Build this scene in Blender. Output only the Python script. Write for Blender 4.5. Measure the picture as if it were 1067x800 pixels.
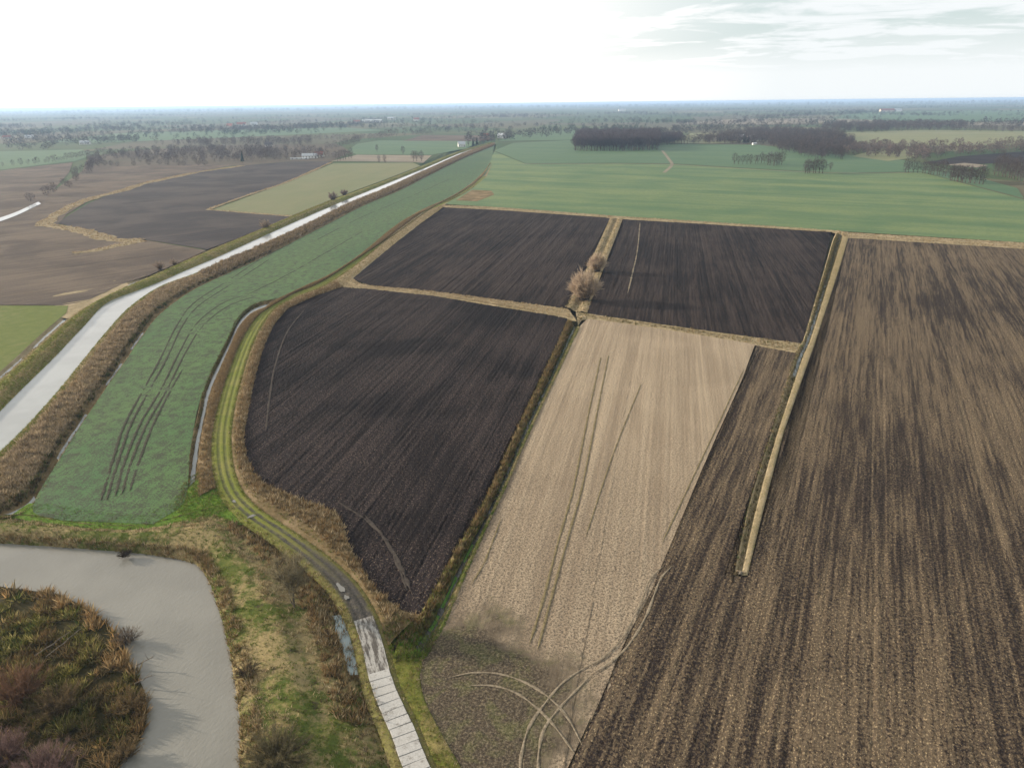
import bpy, math, random
import numpy as np
from mathutils import Vector, Matrix

for o in list(bpy.data.objects):
    bpy.data.objects.remove(o)
SC = bpy.context.scene
COL = SC.collection
R = math.radians
rng = np.random.default_rng(7)
random.seed(7)

# ------------------------------------------------------------------ camera
CAM_H = 75.0
F = 754.0                                   # focal length in photo pixels (1067 wide)
PITCH = math.atan((400 - 107.5) / F)
ROLL = R(-0.62)
cam_d = bpy.data.cameras.new('camera')
cam = bpy.data.objects.new('camera', cam_d)
COL.objects.link(cam)
MAT = Matrix.Rotation(math.pi / 2 - PITCH, 3, 'X') @ Matrix.Rotation(ROLL, 3, 'Z')
cam.matrix_world = Matrix.Translation((0, 0, CAM_H)) @ MAT.to_4x4()
cam_d.sensor_width = 36
cam_d.lens = 36 * F / 1067
cam_d.clip_start = 1
cam_d.clip_end = 120000
SC.camera = cam

# ------------------------------------------------------------------ light
SUN_EL = R(14)
SUN_DIR = Vector((-0.945, 0.325, 0)).normalized()        # towards the sun, on the ground
SUN_AZ = math.atan2(SUN_DIR.x, SUN_DIR.y)
sun_d = bpy.data.lights.new('sun', 'SUN')
sun_d.energy = 5.0
sun_d.angle = R(0.8)
sun_d.color = (1.0, 0.88, 0.73)
sun = bpy.data.objects.new('sun', sun_d)
COL.objects.link(sun)
sv = Vector((SUN_DIR.x * math.cos(SUN_EL), SUN_DIR.y * math.cos(SUN_EL), math.sin(SUN_EL)))
sun.rotation_euler = sv.to_track_quat('Z', 'Y').to_euler()

W = bpy.data.worlds.new('World')
SC.world = W
W.use_nodes = True
nt = W.node_tree
nt.nodes.clear()
wo = nt.nodes.new('ShaderNodeOutputWorld')
bg = nt.nodes.new('ShaderNodeBackground')
sky = nt.nodes.new('ShaderNodeTexSky')
sky.sky_type = 'NISHITA'
sky.sun_disc = False
sky.sun_elevation = SUN_EL
sky.sun_rotation = SUN_AZ
sky.altitude = 100
sky.air_density = 1.0
sky.dust_density = 2.0
sky.ozone_density = 1.5
# thin bright cloud deck over the sky, with gaps high up
geo = nt.nodes.new('ShaderNodeTexCoord')
sep = nt.nodes.new('ShaderNodeSeparateXYZ')
nt.links.new(geo.outputs['Generated'], sep.inputs[0])
def wmath(op, a, b=None, clamp=False):
    n = nt.nodes.new('ShaderNodeMath'); n.operation = op; n.use_clamp = clamp
    for i, v in enumerate((a, b)):
        if v is None: continue
        if isinstance(v, (int, float)): n.inputs[i].default_value = v
        else: nt.links.new(v, n.inputs[i])
    return n.outputs[0]
zz = wmath('MAXIMUM', sep.outputs[2], 0.03)
cx = wmath('DIVIDE', sep.outputs[0], wmath('ADD', zz, 0.04))
cy = wmath('DIVIDE', sep.outputs[1], wmath('ADD', zz, 0.04))
comb = nt.nodes.new('ShaderNodeCombineXYZ')
nt.links.new(cx, comb.inputs[0]); nt.links.new(cy, comb.inputs[1])
cn = nt.nodes.new('ShaderNodeTexNoise')
cn.inputs['Scale'].default_value = 0.75
cn.inputs['Detail'].default_value = 8
cn.inputs['Roughness'].default_value = 0.62
cn.inputs['Distortion'].default_value = 0.4
nt.links.new(comb.outputs[0], cn.inputs['Vector'])
cr = nt.nodes.new('ShaderNodeMapRange')
cr.interpolation_type = 'SMOOTHSTEP'
cr.inputs['From Min'].default_value = 0.40
cr.inputs['From Max'].default_value = 0.56
nt.links.new(cn.outputs[0], cr.inputs['Value'])
# away from the sun the deck is a little thinner
sd = wmath('ADD', wmath('MULTIPLY', sep.outputs[0], SUN_DIR.x), wmath('MULTIPLY', sep.outputs[1], SUN_DIR.y))
lowhaze = nt.nodes.new('ShaderNodeMapRange')
lowhaze.inputs['From Min'].default_value = 0.085
lowhaze.inputs['From Max'].default_value = 0.03
nt.links.new(sep.outputs[2], lowhaze.inputs['Value'])
sunw = nt.nodes.new('ShaderNodeMapRange')
sunw.inputs['From Min'].default_value = 0.0
sunw.inputs['From Max'].default_value = 0.32
nt.links.new(sd, sunw.inputs['Value'])
cov = wmath('MAXIMUM', wmath('MAXIMUM', cr.outputs[0], lowhaze.outputs[0]), sunw.outputs[0], True)
cloudcol = nt.nodes.new('ShaderNodeMix'); cloudcol.data_type = 'RGBA'
nt.links.new(sunw.outputs[0], cloudcol.inputs['Factor'])
cloudcol.inputs['A'].default_value = (6.9, 7.2, 7.3, 1)
cloudcol.inputs['B'].default_value = (9.5, 9.2, 8.8, 1)
mixs = nt.nodes.new('ShaderNodeMix'); mixs.data_type = 'RGBA'
nt.links.new(cov, mixs.inputs['Factor'])
gap = nt.nodes.new('ShaderNodeMix'); gap.data_type = 'RGBA'
gap.inputs['Factor'].default_value = 0.8
nt.links.new(sky.outputs[0], gap.inputs['A'])
gap.inputs['B'].default_value = (5.6, 6.4, 6.4, 1)
nt.links.new(gap.outputs['Result'], mixs.inputs['A'])
nt.links.new(cloudcol.outputs['Result'], mixs.inputs['B'])
nt.links.new(mixs.outputs['Result'], bg.inputs['Color'])
bg.inputs['Strength'].default_value = 0.07
nt.links.new(bg.outputs[0], wo.inputs['Surface'])

SC.view_settings.view_transform = 'Standard'
SC.view_settings.look = 'None'
SC.view_settings.gamma = 1
SC.view_settings.exposure = 0.95
SC.view_settings.use_curve_mapping = False

# ------------------------------------------------------------------ helpers
Rm = np.array(MAT)
def G(p, h=0.0):
    """photo pixel -> point on the ground plane z=h"""
    x, y = p
    d = Rm @ np.array([(x - 533.5) / F, -(y - 400) / F, -1.0])
    t = (h - CAM_H) / d[2]
    return np.array([d[0] * t, d[1] * t])
def GP(pts, h=0.0):
    return np.array([G(p, h) for p in pts])
def vpdir(x, y=107.5):
    d = Rm @ np.array([(x - 533.5) / F, -(y - 400) / F, -1.0])
    d = d[:2]
    return d / np.linalg.norm(d)
def dist_at(p):
    return float(np.linalg.norm(G(p)))

_k = rng.uniform(0, 2 * math.pi, (24, 2)); _f = rng.uniform(0.6, 1.6, (24,))
def snoise(x, y, scale):
    """cheap smooth noise about -1..1"""
    r = np.zeros_like(x, dtype=float)
    for i in range(12):
        a = _k[i, 0]
        f = _f[i] * 2 * math.pi / scale
        r += np.sin((x * math.cos(a) + y * math.sin(a)) * f + _k[i, 1] + 1.7 * np.sin((x * math.sin(a) - y * math.cos(a)) * f * 0.45 + i))
    return r / 5.0

def link(o, parent=None):
    COL.objects.link(o)
    if parent is not None: o.parent = parent
    return o
def tag(o, label=None, cat=None, group=None, kind=None):
    if label: o['label'] = label
    if cat: o['category'] = cat
    if group: o['group'] = group
    if kind: o['kind'] = kind
    return o
def mesh_np(name, V, Fq, uv=None, col=None, smooth=False):
    """V (n,3), Fq (m,3) or (m,4)"""
    V = np.asarray(V, dtype=np.float32); Fq = np.asarray(Fq, dtype=np.int32)
    me = bpy.data.meshes.new(name)
    k = Fq.shape[1]
    me.vertices.add(len(V)); me.vertices.foreach_set('co', V.ravel())
    me.loops.add(Fq.size); me.loops.foreach_set('vertex_index', Fq.ravel())
    me.polygons.add(len(Fq))
    me.polygons.foreach_set('loop_start', np.arange(0, Fq.size, k, dtype=np.int32))
    me.polygons.foreach_set('loop_total', np.full(len(Fq), k, dtype=np.int32))
    if smooth: me.polygons.foreach_set('use_smooth', np.ones(len(Fq), dtype=bool))
    if uv is not None:
        l = me.uv_layers.new(name='UVMap')
        l.data.foreach_set('uv', np.asarray(uv, dtype=np.float32)[Fq.ravel()].ravel())
    if col is not None:
        a = me.color_attributes.new('Col', 'FLOAT_COLOR', 'POINT')
        c4 = np.ones((len(V), 4), dtype=np.float32); c4[:, :3] = col
        a.data.foreach_set('color', c4.ravel())
    me.update(calc_edges=True)
    return me
def obj(name, me, mat=None, parent=None, kind=None):
    o = bpy.data.objects.new(name, me)
    if mat is not None and not me.materials: me.materials.append(mat)
    link(o, parent)
    if kind: o['kind'] = kind
    return o
def empty(name, loc=(0, 0, 0), rz=0):
    o = bpy.data.objects.new(name, None)
    o.location = loc; o.rotation_euler = (0, 0, rz)
    o.empty_display_size = 0.5
    return link(o)
def grid_faces(n, m):
    i = np.arange(n - 1)[:, None] * m + np.arange(m - 1)[None, :]
    return np.stack([i, i + 1, i + m + 1, i + m], -1).reshape(-1, 4)
def catmull(P, n):
    P = np.asarray(P, float)
    Q = np.vstack([2 * P[0] - P[1], P, 2 * P[-1] - P[-2]])
    s = np.linspace(0, len(P) - 1, n); i = np.minimum(s.astype(int), len(P) - 2); t = (s - i)[:, None]
    p0, p1, p2, p3 = Q[i], Q[i + 1], Q[i + 2], Q[i + 3]
    # chord-limited tangents keep uneven control points from overshooting
    m1 = (p2 - p0) / 2; m2 = (p3 - p1) / 2
    L = np.linalg.norm(p2 - p1, axis=1, keepdims=True)
    for m in (m1, m2):
        l = np.linalg.norm(m, axis=1, keepdims=True)
        m *= np.minimum(1, L * 1.2 / np.maximum(l, 1e-6))
    t2 = t * t; t3 = t2 * t
    return (2 * t3 - 3 * t2 + 1) * p1 + (t3 - 2 * t2 + t) * m1 + (-2 * t3 + 3 * t2) * p2 + (t3 - t2) * m2
def arclen(P):
    return np.concatenate([[0], np.cumsum(np.linalg.norm(np.diff(P, axis=0), axis=1))])
def resample(P, n):
    P = catmull(P, max(len(P) * 12, 50)); s = arclen(P); q = np.linspace(0, s[-1], n)
    return np.stack([np.interp(q, s, P[:, k]) for k in range(2)], 1)
def inpoly(x, y, P):
    r = np.zeros(x.shape, bool); n = len(P)
    for i in range(n):
        x1, y1 = P[i]; x2, y2 = P[(i + 1) % n]
        if y1 == y2: continue
        c = ((y1 > y) != (y2 > y)) & (x < (x2 - x1) * (y - y1) / (y2 - y1) + x1)
        r ^= c
    return r
def poly_points(P, density):
    P = np.asarray(P); lo = P.min(0); hi = P.max(0)
    n = int(np.prod(hi - lo) * density)
    x = rng.uniform(lo[0], hi[0], n); y = rng.uniform(lo[1], hi[1], n)
    k = inpoly(x, y, P)
    return np.stack([x[k], y[k]], 1)

DIPS = []                                   # world points under which the ground sheet is sunk

class Loft:
    """surface between two edge lines, with a height profile across"""
    def __init__(s, left, right, profile, step=1.0, rough=0.06, world=False, paired=True, dip=True, maxn=700):
        L = np.asarray(left, float) if world else GP(left)
        Rr = np.asarray(right, float) if world else GP(right)
        n = int(min(maxn, max(8, max(arclen(L)[-1], arclen(Rr)[-1]) / step)))
        if paired and len(L) == len(Rr):
            s.L = catmull(L, n); s.R = catmull(Rr, n)
        else:
            s.L = resample(L, n); s.R = resample(Rr, n)
        s.n = n; s.t = np.array([p[0] for p in profile], float); s.h = np.array([p[1] for p in profile], float)
        s.rough = rough
        if s.t[0] == 0 and s.t[-1] == 1 and dip:          # tuck both edges under the neighbouring ground
            s.t = np.concatenate([[-0.1], s.t, [1.1]]); s.h = np.concatenate([[min(s.h[0], 0) - 0.28], s.h, [min(s.h[-1], 0) - 0.28]])
        s.len = arclen((s.L + s.R) / 2)
        if dip:
            for k in np.linspace(0, 1, 6):
                DIPS.append(s.L * (1 - k) + s.R * k)
    def at(s, si, t):
        """si in 0..n-1 float, t across -> xyz"""
        i = np.clip(si.astype(int), 0, s.n - 2); f = (si - i)[:, None]
        a = s.L[i] * (1 - f) + s.L[i + 1] * f; b = s.R[i] * (1 - f) + s.R[i + 1] * f
        p = a * (1 - t[:, None]) + b * t[:, None]
        z = np.interp(t, s.t, s.h) + s.rough * (snoise(p[:, 0], p[:, 1], 7.0) * 0.4 + rng.normal(0, 0.35, len(p)))
        return np.column_stack([p, z])
    def mesh(s, name, mat, fine=1, kind='structure', zadd=0.0, parent=None):
        t = []
        for a, b in zip(s.t[:-1], s.t[1:]):
            t += list(np.linspace(a, b, fine, endpoint=False))
        t = np.array(t + [s.t[-1]]); m = len(t)
        si = np.repeat(np.arange(s.n), m).astype(float); tt = np.tile(t, s.n)
        V = s.at(si, tt); V[:, 2] += zadd
        uv = np.column_stack([tt, np.repeat(s.len, m)])
        a_ = s.R[0] - s.L[0]; b_ = s.L[min(3, s.n - 1)] - s.L[0]
        fc = grid_faces(s.n, m)
        if a_[0] * b_[1] - a_[1] * b_[0] < 0: fc = fc[:, ::-1]
        o = obj(name, mesh_np(name, V, fc, uv=uv, smooth=True), mat, parent, kind)
        return o
    def sub(s, name, mat, t0, t1, z, i0=0.0, i1=1.0, parent=None, kind='structure', wob=0.0):
        """flat strip between two across-values at level z"""
        a = int(i0 * (s.n - 1)); b = int(i1 * (s.n - 1)) + 1
        w = wob * snoise(s.len[a:b], s.len[a:b] * 0.3, 9.0)
        w2 = wob * snoise(s.len[a:b] + 50, s.len[a:b] * 0.3, 7.0)
        A = s.L[a:b] * (1 - t0 - w)[:, None] + s.R[a:b] * (t0 + w)[:, None] if wob else s.L[a:b] * (1 - t0) + s.R[a:b] * t0
        B = s.L[a:b] * (1 - t1 - w2)[:, None] + s.R[a:b] * (t1 + w2)[:, None] if wob else s.L[a:b] * (1 - t1) + s.R[a:b] * t1
        V = np.empty((len(A) * 2, 3)); V[0::2, :2] = A; V[1::2, :2] = B; V[:, 2] = z
        return obj(name, mesh_np(name, V, grid_faces(len(A), 2)), mat, parent, kind)
    def scatter(s, dens, t0=0.0, t1=1.0, i0=0.0, i1=1.0):
        a = int(i0 * (s.n - 1)); b = max(a + 1, int(i1 * (s.n - 1)))
        wid = np.linalg.norm(s.R[a:b] - s.L[a:b], axis=1)
        ds = np.linalg.norm(np.diff((s.L + s.R)[a:b + 1] / 2, axis=0), axis=1)
        w = wid[:len(ds)] * ds * (t1 - t0)
        n = int(w.sum() * dens)
        if n < 1: return np.zeros((0, 3)), np.zeros(0), np.zeros(0)
        i = rng.choice(len(w), n, p=w / w.sum()) + a
        si = i + rng.uniform(0, 1, n); t = rng.uniform(t0, t1, n)
        si = np.clip(si, 0, s.n - 1.001)
        return s.at(si, t), t, si / (s.n - 1)

# ------------------------------------------------------------------ materials
class NT:
    def __init__(s, name):
        s.m = bpy.data.materials.new(name); s.m.use_nodes = True
        s.t = s.m.node_tree; s.b = s.t.nodes['Principled BSDF']
        s.b.inputs['Roughness'].default_value = 0.95
        s.b.inputs['Specular IOR Level'].default_value = 0.06
    def n(s, k): return s.t.nodes.new('ShaderNode' + k)
    def put(s, sock, v):
        if hasattr(v, 'is_linked') or hasattr(v, 'node'): s.t.links.new(v, sock)
        elif isinstance(v, tuple) and len(v) == 3 and sock.type == 'RGBA': sock.default_value = (*v, 1)
        else: sock.default_value = v
    def math(s, op, a, b=0.0, c=None, clamp=False):
        n = s.n('Math'); n.operation = op; n.use_clamp = clamp
        s.put(n.inputs[0], a); s.put(n.inputs[1], b)
        if c is not None: s.put(n.inputs[2], c)
        return n.outputs[0]
    def pos(s): return s.n('TexCoord').outputs['Object']
    def rows(s, d, su, sv, off=0.0):
        """coordinates across and along rows that run in direction d"""
        p = s.pos()
        def dot(v):
            n = s.n('VectorMath'); n.operation = 'DOT_PRODUCT'
            s.put(n.inputs[0], p); n.inputs[1].default_value = v
            return n.outputs['Value']
        u = dot((d[1] * su, -d[0] * su, 0)); v = dot((d[0] * sv, d[1] * sv, 0))
        c = s.n('CombineXYZ'); s.put(c.inputs[0], u); s.put(c.inputs[1], v); c.inputs[2].default_value = off
        return c.outputs[0]
    def noise(s, vec, scale=1.0, detail=3, rough=0.6, dist=0.0):
        n = s.n('TexNoise'); s.put(n.inputs['Vector'], vec)
        n.inputs['Scale'].default_value = scale; n.inputs['Detail'].default_value = detail
        n.inputs['Roughness'].default_value = rough; n.inputs['Distortion'].default_value = dist
        return n.outputs[0]
    def rng(s, v, a, b, c=0.0, d=1.0, smooth=True):
        n = s.n('MapRange')
        if smooth: n.interpolation_type = 'SMOOTHSTEP'
        s.put(n.inputs[0], v); n.inputs[1].default_value = a; n.inputs[2].default_value = b
        n.inputs[3].default_value = c; n.inputs[4].default_value = d
        return n.outputs[0]
    def mix(s, f, a, b, blend='MIX'):
        n = s.n('Mix'); n.data_type = 'RGBA'; n.blend_type = blend
        s.put(n.inputs['Factor'], f); s.put(n.inputs['A'], a); s.put(n.inputs['B'], b)
        return n.outputs['Result']
    def bump(s, h, strength=0.5, dist=0.2):
        n = s.n('Bump'); n.inputs['Strength'].default_value = strength; n.inputs['Distance'].default_value = dist
        s.put(n.inputs['Height'], h); s.t.links.new(n.outputs[0], s.b.inputs['Normal'])
    def done(s, col, rough=None):
        s.put(s.b.inputs['Base Color'], col)
        if rough is not None: s.put(s.b.inputs['Roughness'], rough)
        return s.m
    def uv(s):
        n = s.n('UVMap'); sp = s.n('SeparateXYZ'); s.t.links.new(n.outputs[0], sp.inputs[0])
        return sp.outputs[0], sp.outputs[1]

def soil(name, d, dark, light, straw, straw_amt=0.5, streak=0.7, bump=0.6, patch=0.02, seed=0.0, fine=2.2, grain=4.0):
    k = NT(name)
    st = k.noise(k.rows(d, 1.25, 0.045, seed), 1.0, 3, 0.65)
    st2 = k.noise(k.rows(d, 0.26, 0.008, seed + 3), 1.0, 3, 0.65)
    clod = k.noise(k.pos(), fine, 4, 0.8)
    clod2 = k.noise(k.rows(d, 3.6, 2.2, seed + 7), 1.0, 3, 0.75)
    pa = k.noise(k.pos(), patch, 3, 0.6, 0.5)
    base = k.math('ADD', k.math('MULTIPLY', st, streak * 0.5), k.math('ADD', k.math('MULTIPLY', st2, streak * 0.5), k.math('MULTIPLY', pa, 1 - streak)))
    f = k.rng(base, 0.39, 0.61)
    f = k.math('MULTIPLY_ADD', k.math('SUBTRACT', clod, 0.5), grain, f, clamp=True)
    c = k.mix(f, dark, light)
    sm = k.rng(clod2, 0.56, 0.64)
    sm = k.math('MULTIPLY', sm, k.rng(base, 0.40, 0.58, 0.12, 1.0))
    c = k.mix(k.math('MULTIPLY', sm, straw_amt), c, straw)
    k.bump(k.math('ADD', k.math('MULTIPLY', clod, 0.7), k.math('MULTIPLY', clod2, 0.5)), bump, 0.25)
    return k.done(c)
def grassy(name, a, b, dry, dry_amt=0.5, scale=0.25, bump=0.6, mud=None):
    k = NT(name)
    p = k.pos()
    big = k.noise(p, scale * 0.25, 4, 0.65, 0.6); mid = k.noise(p, scale * 2.2, 4, 0.7); fine = k.noise(p, 4.5, 5, 0.8)
    c = k.mix(k.rng(mid, 0.35, 0.65), a, b)
    m = k.math('ADD', k.math('MULTIPLY', big, 0.6), k.math('MULTIPLY', mid, 0.4))
    c = k.mix(k.math('MULTIPLY', k.rng(m, 0.62 - dry_amt * 0.3, 0.74 - dry_amt * 0.3), min(1, dry_amt * 1.4)), c, dry)
    c = k.mix(k.rng(fine, 0.45, 0.7, 0, 0.55), c, (0.035, 0.03, 0.015), )
    if mud is not None:
        c = k.mix(k.rng(k.noise(p, scale * 1.3, 4, 0.7), 0.58, 0.68, 0, 0.8), c, mud)
    k.bump(fine, bump, 0.3)
    return k.done(c)
def water(name, deep, rough=0.06, ripple=0.12, scale=1.2, d=(1, 0)):
    k = NT(name)
    n = k.noise(k.rows(d, scale, scale * 0.45), 1.0, 3, 0.6)
    k.b.inputs['IOR'].default_value = 1.33
    k.b.inputs['Specular IOR Level'].default_value = 0.5
    big = k.noise(k.pos(), 0.06, 3, 0.6)
    k.bump(n, ripple, 0.15)
    return k.done(k.mix(k.rng(big, 0.35, 0.65), deep, tuple(c * 0.86 for c in deep)), rough)
def vcol(name, rough=0.9, trans=0.0):
    k = NT(name)
    a = k.n('VertexColor'); a.layer_name = 'Col'
    if trans:
        k.b.inputs['Subsurface Weight'].default_value = 0.0
        tr = k.n('BsdfTranslucent'); k.t.links.new(a.outputs[0], tr.inputs[0])
        ms = k.n('MixShader'); ms.inputs[0].default_value = trans
        out = k.t.nodes['Material Output']
        k.t.links.new(k.b.outputs[0], ms.inputs[1]); k.t.links.new(tr.outputs[0], ms.inputs[2])
        k.t.links.new(ms.outputs[0], out.inputs['Surface'])
    return k.done(a.outputs[0], rough)
def flat(name, c, rough=0.9, var=0.25, scale=2.0, metal=0.0):
    k = NT(name)
    n = k.noise(k.pos(), scale, 3, 0.65)
    k.b.inputs['Metallic'].default_value = metal
    return k.done(k.mix(k.rng(n, 0.3, 0.7), tuple(x * (1 - var) for x in c), tuple(min(1, x * (1 + var)) for x in c)), rough)

D_MAIN = vpdir(706)      # rows of the dark fields and the pale stubble
D_EAST = vpdir(917)      # rows of the big brown field
D_CAN = vpdir(613)       # the canal
_a = G((640, 226)); _b = G((1067, 252)); D_GREEN = (_b - _a) / np.linalg.norm(_b - _a)
_a = G((0, 290)); _b = G((200, 262)); D_WEST = (_b - _a) / np.linalg.norm(_b - _a)

M = {}
M['plough'] = soil('dark_ploughed_soil', D_MAIN, (0.0075, 0.006, 0.0062), (0.026, 0.019, 0.0185), (0.24, 0.185, 0.135), 0.75, 0.55, 1.0)
M['plough2'] = soil('brown_ploughed_soil', D_MAIN, (0.009, 0.007, 0.007), (0.036, 0.026, 0.023), (0.22, 0.165, 0.115), 0.6, 0.75, 0.9, seed=11)
M['stubble'] = soil('cultivated_stubble', D_EAST, (0.018, 0.0135, 0.0125), (0.120, 0.088, 0.056), (0.40, 0.30, 0.175), 0.85, 0.8, 1.0, seed=37, patch=0.013, grain=4.5)
M['west'] = soil('western_stubble', D_WEST, (0.060, 0.046, 0.037), (0.125, 0.095, 0.070), (0.26, 0.20, 0.13), 0.5, 0.5, 0.6, seed=2)
M['westdark'] = soil('western_dark_soil', D_WEST, (0.036, 0.031, 0.031), (0.070, 0.058, 0.052), (0.2, 0.16, 0.11), 0.25, 0.4, 0.6, seed=9)
M['moor'] = soil('distant_dark_soil', D_GREEN, (0.018, 0.015, 0.016), (0.035, 0.028, 0.028), (0.2, 0.16, 0.11), 0.1, 0.5, 0.4)
M['croprut'] = flat('crop_rut_soil', (0.042, 0.040, 0.027), 0.9, 0.4, 1.5)
M['rut'] = flat('wheel_rut_soil', (0.050, 0.041, 0.034), 0.9, 0.35, 1.2)
M['tram'] = flat('tramline_soil', (0.145, 0.115, 0.062), 0.9, 0.3, 1.5)
M['palerut'] = flat('dry_wheel_rut', (0.185, 0.15, 0.105), 0.9, 0.35, 2.5)
M['straw'] = grassy('dry_grass', (0.29, 0.23, 0.135), (0.20, 0.16, 0.09), (0.36, 0.285, 0.18), 0.5, 0.4)
M['verge'] = grassy('verge_grass', (0.10, 0.115, 0.022), (0.15, 0.145, 0.035), (0.26, 0.20, 0.09), 0.5, 0.35)
M['bank'] = grassy('bank_grass', (0.065, 0.088, 0.018), (0.11, 0.115, 0.03), (0.27, 0.205, 0.105), 0.6, 0.3, mud=(0.05, 0.038, 0.022))
M['reedbed'] = grassy('reed_litter', (0.17, 0.12, 0.06), (0.10, 0.075, 0.035), (0.26, 0.19, 0.11), 0.5, 0.4)
M['marsh'] = grassy('marsh_floor', (0.035, 0.032, 0.013), (0.055, 0.045, 0.018), (0.07, 0.052, 0.025), 0.35, 0.6, 1.0, mud=(0.014, 0.012, 0.009))
M['meadow'] = grassy('west_meadow', (0.10, 0.125, 0.03), (0.125, 0.145, 0.04), (0.19, 0.16, 0.08), 0.35, 0.12)
M['river'] = water('river_surface', (0.185, 0.178, 0.155), 0.07, 0.35, 2.2, (0.4, 0.9))
M['canal'] = water('canal_surface', (0.29, 0.30, 0.295), 0.08, 0.10, 1.2, D_CAN)
M['ditchwater'] = water('ditch_surface', (0.20, 0.215, 0.21), 0.08, 0.05, 1.2)
M['puddle'] = water('puddle_surface', (0.16, 0.155, 0.14), 0.03, 0.01, 1.2)

def crop(name, d, a, b, soilc, soil_amt, seed=0.0, band=0.02):
    k = NT(name)
    st = k.noise(k.rows(d, 1.4, 0.10, seed), 1.0, 3, 0.65)
    bd = k.noise(k.rows(d, band, band * 0.08, seed + 4), 1.0, 4, 0.7)
    mid = k.noise(k.pos(), 0.35, 4, 0.7, 0.4); fine = k.noise(k.pos(), 2.2, 5, 0.82); pa = k.noise(k.pos(), 0.018, 3, 0.6, 0.6)
    c = k.mix(k.rng(k.math('ADD', k.math('MULTIPLY', bd, 0.65), k.math('MULTIPLY', pa, 0.35)), 0.36, 0.62), a, b)
    f = k.math('ADD', k.math('MULTIPLY', st, 0.15), k.math('ADD', k.math('MULTIPLY', mid, 0.3), k.math('MULTIPLY', fine, 0.55)))
    c = k.mix(k.math('MULTIPLY', k.rng(f, 0.46, 0.55), soil_amt), c, soilc)
    k.bump(fine, 0.6, 0.2)
    k.b.inputs['Specular IOR Level'].default_value = 0.13     # waxy leaves
    return k.done(c, 0.7)
M['crop'] = crop('winter_crop', D_CAN, (0.040, 0.100, 0.031), (0.068, 0.125, 0.037), (0.034, 0.036, 0.020), 0.95)
M['cropfar'] = crop('far_green_field', D_GREEN, (0.060, 0.112, 0.042), (0.135, 0.172, 0.062), (0.05, 0.085, 0.035), 0.5, 3.0, 0.03)
M['cropfar2'] = crop('distant_green_field', D_GREEN, (0.050, 0.100, 0.042), (0.070, 0.118, 0.05), (0.06, 0.09, 0.04), 0.4, 6.0, 0.02)
M['grazed'] = crop('grazed_pasture', D_CAN, (0.105, 0.128, 0.045), (0.145, 0.148, 0.062), (0.13, 0.11, 0.062), 0.6, 8.0, 0.03)
M['pasture'] = crop('distant_pasture', D_GREEN, (0.14, 0.15, 0.065), (0.19, 0.18, 0.09), (0.10, 0.11, 0.05), 0.4, 8.0, 0.02)
M['fallow'] = crop('distant_fallow', D_GREEN, (0.16, 0.13, 0.09), (0.22, 0.18, 0.12), (0.11, 0.09, 0.065), 0.5, 8.0, 0.02)

# pale stubble with the turned-over, dirty gateway corner
def pale_stubble():
    d = D_MAIN; k = NT('pale_stubble')
    st = k.noise(k.rows(d, 0.8, 0.015, 1.0), 1.0, 3, 0.65); st2 = k.noise(k.rows(d, 0.16, 0.004, 2.0), 1.0, 2, 0.6)
    fine = k.noise(k.pos(), 2.6, 5, 0.85); pa = k.noise(k.pos(), 0.03, 3, 0.6, 0.6)
    f = k.math('ADD', k.math('MULTIPLY', st, 0.4), k.math('ADD', k.math('MULTIPLY', st2, 0.35), k.math('MULTIPLY', pa, 0.25)))
    c = k.mix(k.rng(f, 0.36, 0.62), (0.225, 0.172, 0.118), (0.34, 0.27, 0.188))
    # towards the gate the straw is trodden in: more bare earth between the stalks
    g = G((478, 735)); dn = k.n('VectorMath'); dn.operation = 'DISTANCE'
    k.put(dn.inputs[0], k.pos()); dn.inputs[1].default_value = (g[0], g[1], 0)
    wob = k.math('MULTIPLY', k.math('SUBTRACT', k.noise(k.pos(), 0.09, 4, 0.7), 0.5), 26.0)
    dist = k.math('ADD', dn.outputs['Value'], wob)
    m2 = k.rng(dist, 110, 25, 0, 0.5)
    c = k.mix(k.math('MULTIPLY', k.rng(fine, 0.46, 0.56), k.math('ADD', 0.5, m2), clamp=True), c, (0.095, 0.075, 0.055))
    # gateway corner: earth, thin moss
    m1 = k.rng(dist, 20.5, 12.0)
    earth = k.mix(k.rng(k.noise(k.pos(), 0.22, 4, 0.7, 0.5), 0.45, 0.65), (0.062, 0.048, 0.034), (0.085, 0.082, 0.036))
    earth = k.mix(k.rng(fine, 0.48, 0.62, 0, 0.8), earth, (0.20, 0.16, 0.105))
    earth = k.mix(k.rng(fine, 0.5, 0.38, 0, 0.8), earth, (0.03, 0.024, 0.018))
    c = k.mix(m1, c, earth)
    k.bump(k.math('ADD', fine, k.math('MULTIPLY', st, 0.6)), 0.7, 0.22)
    return k.done(c)
M['pale'] = pale_stubble()

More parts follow.
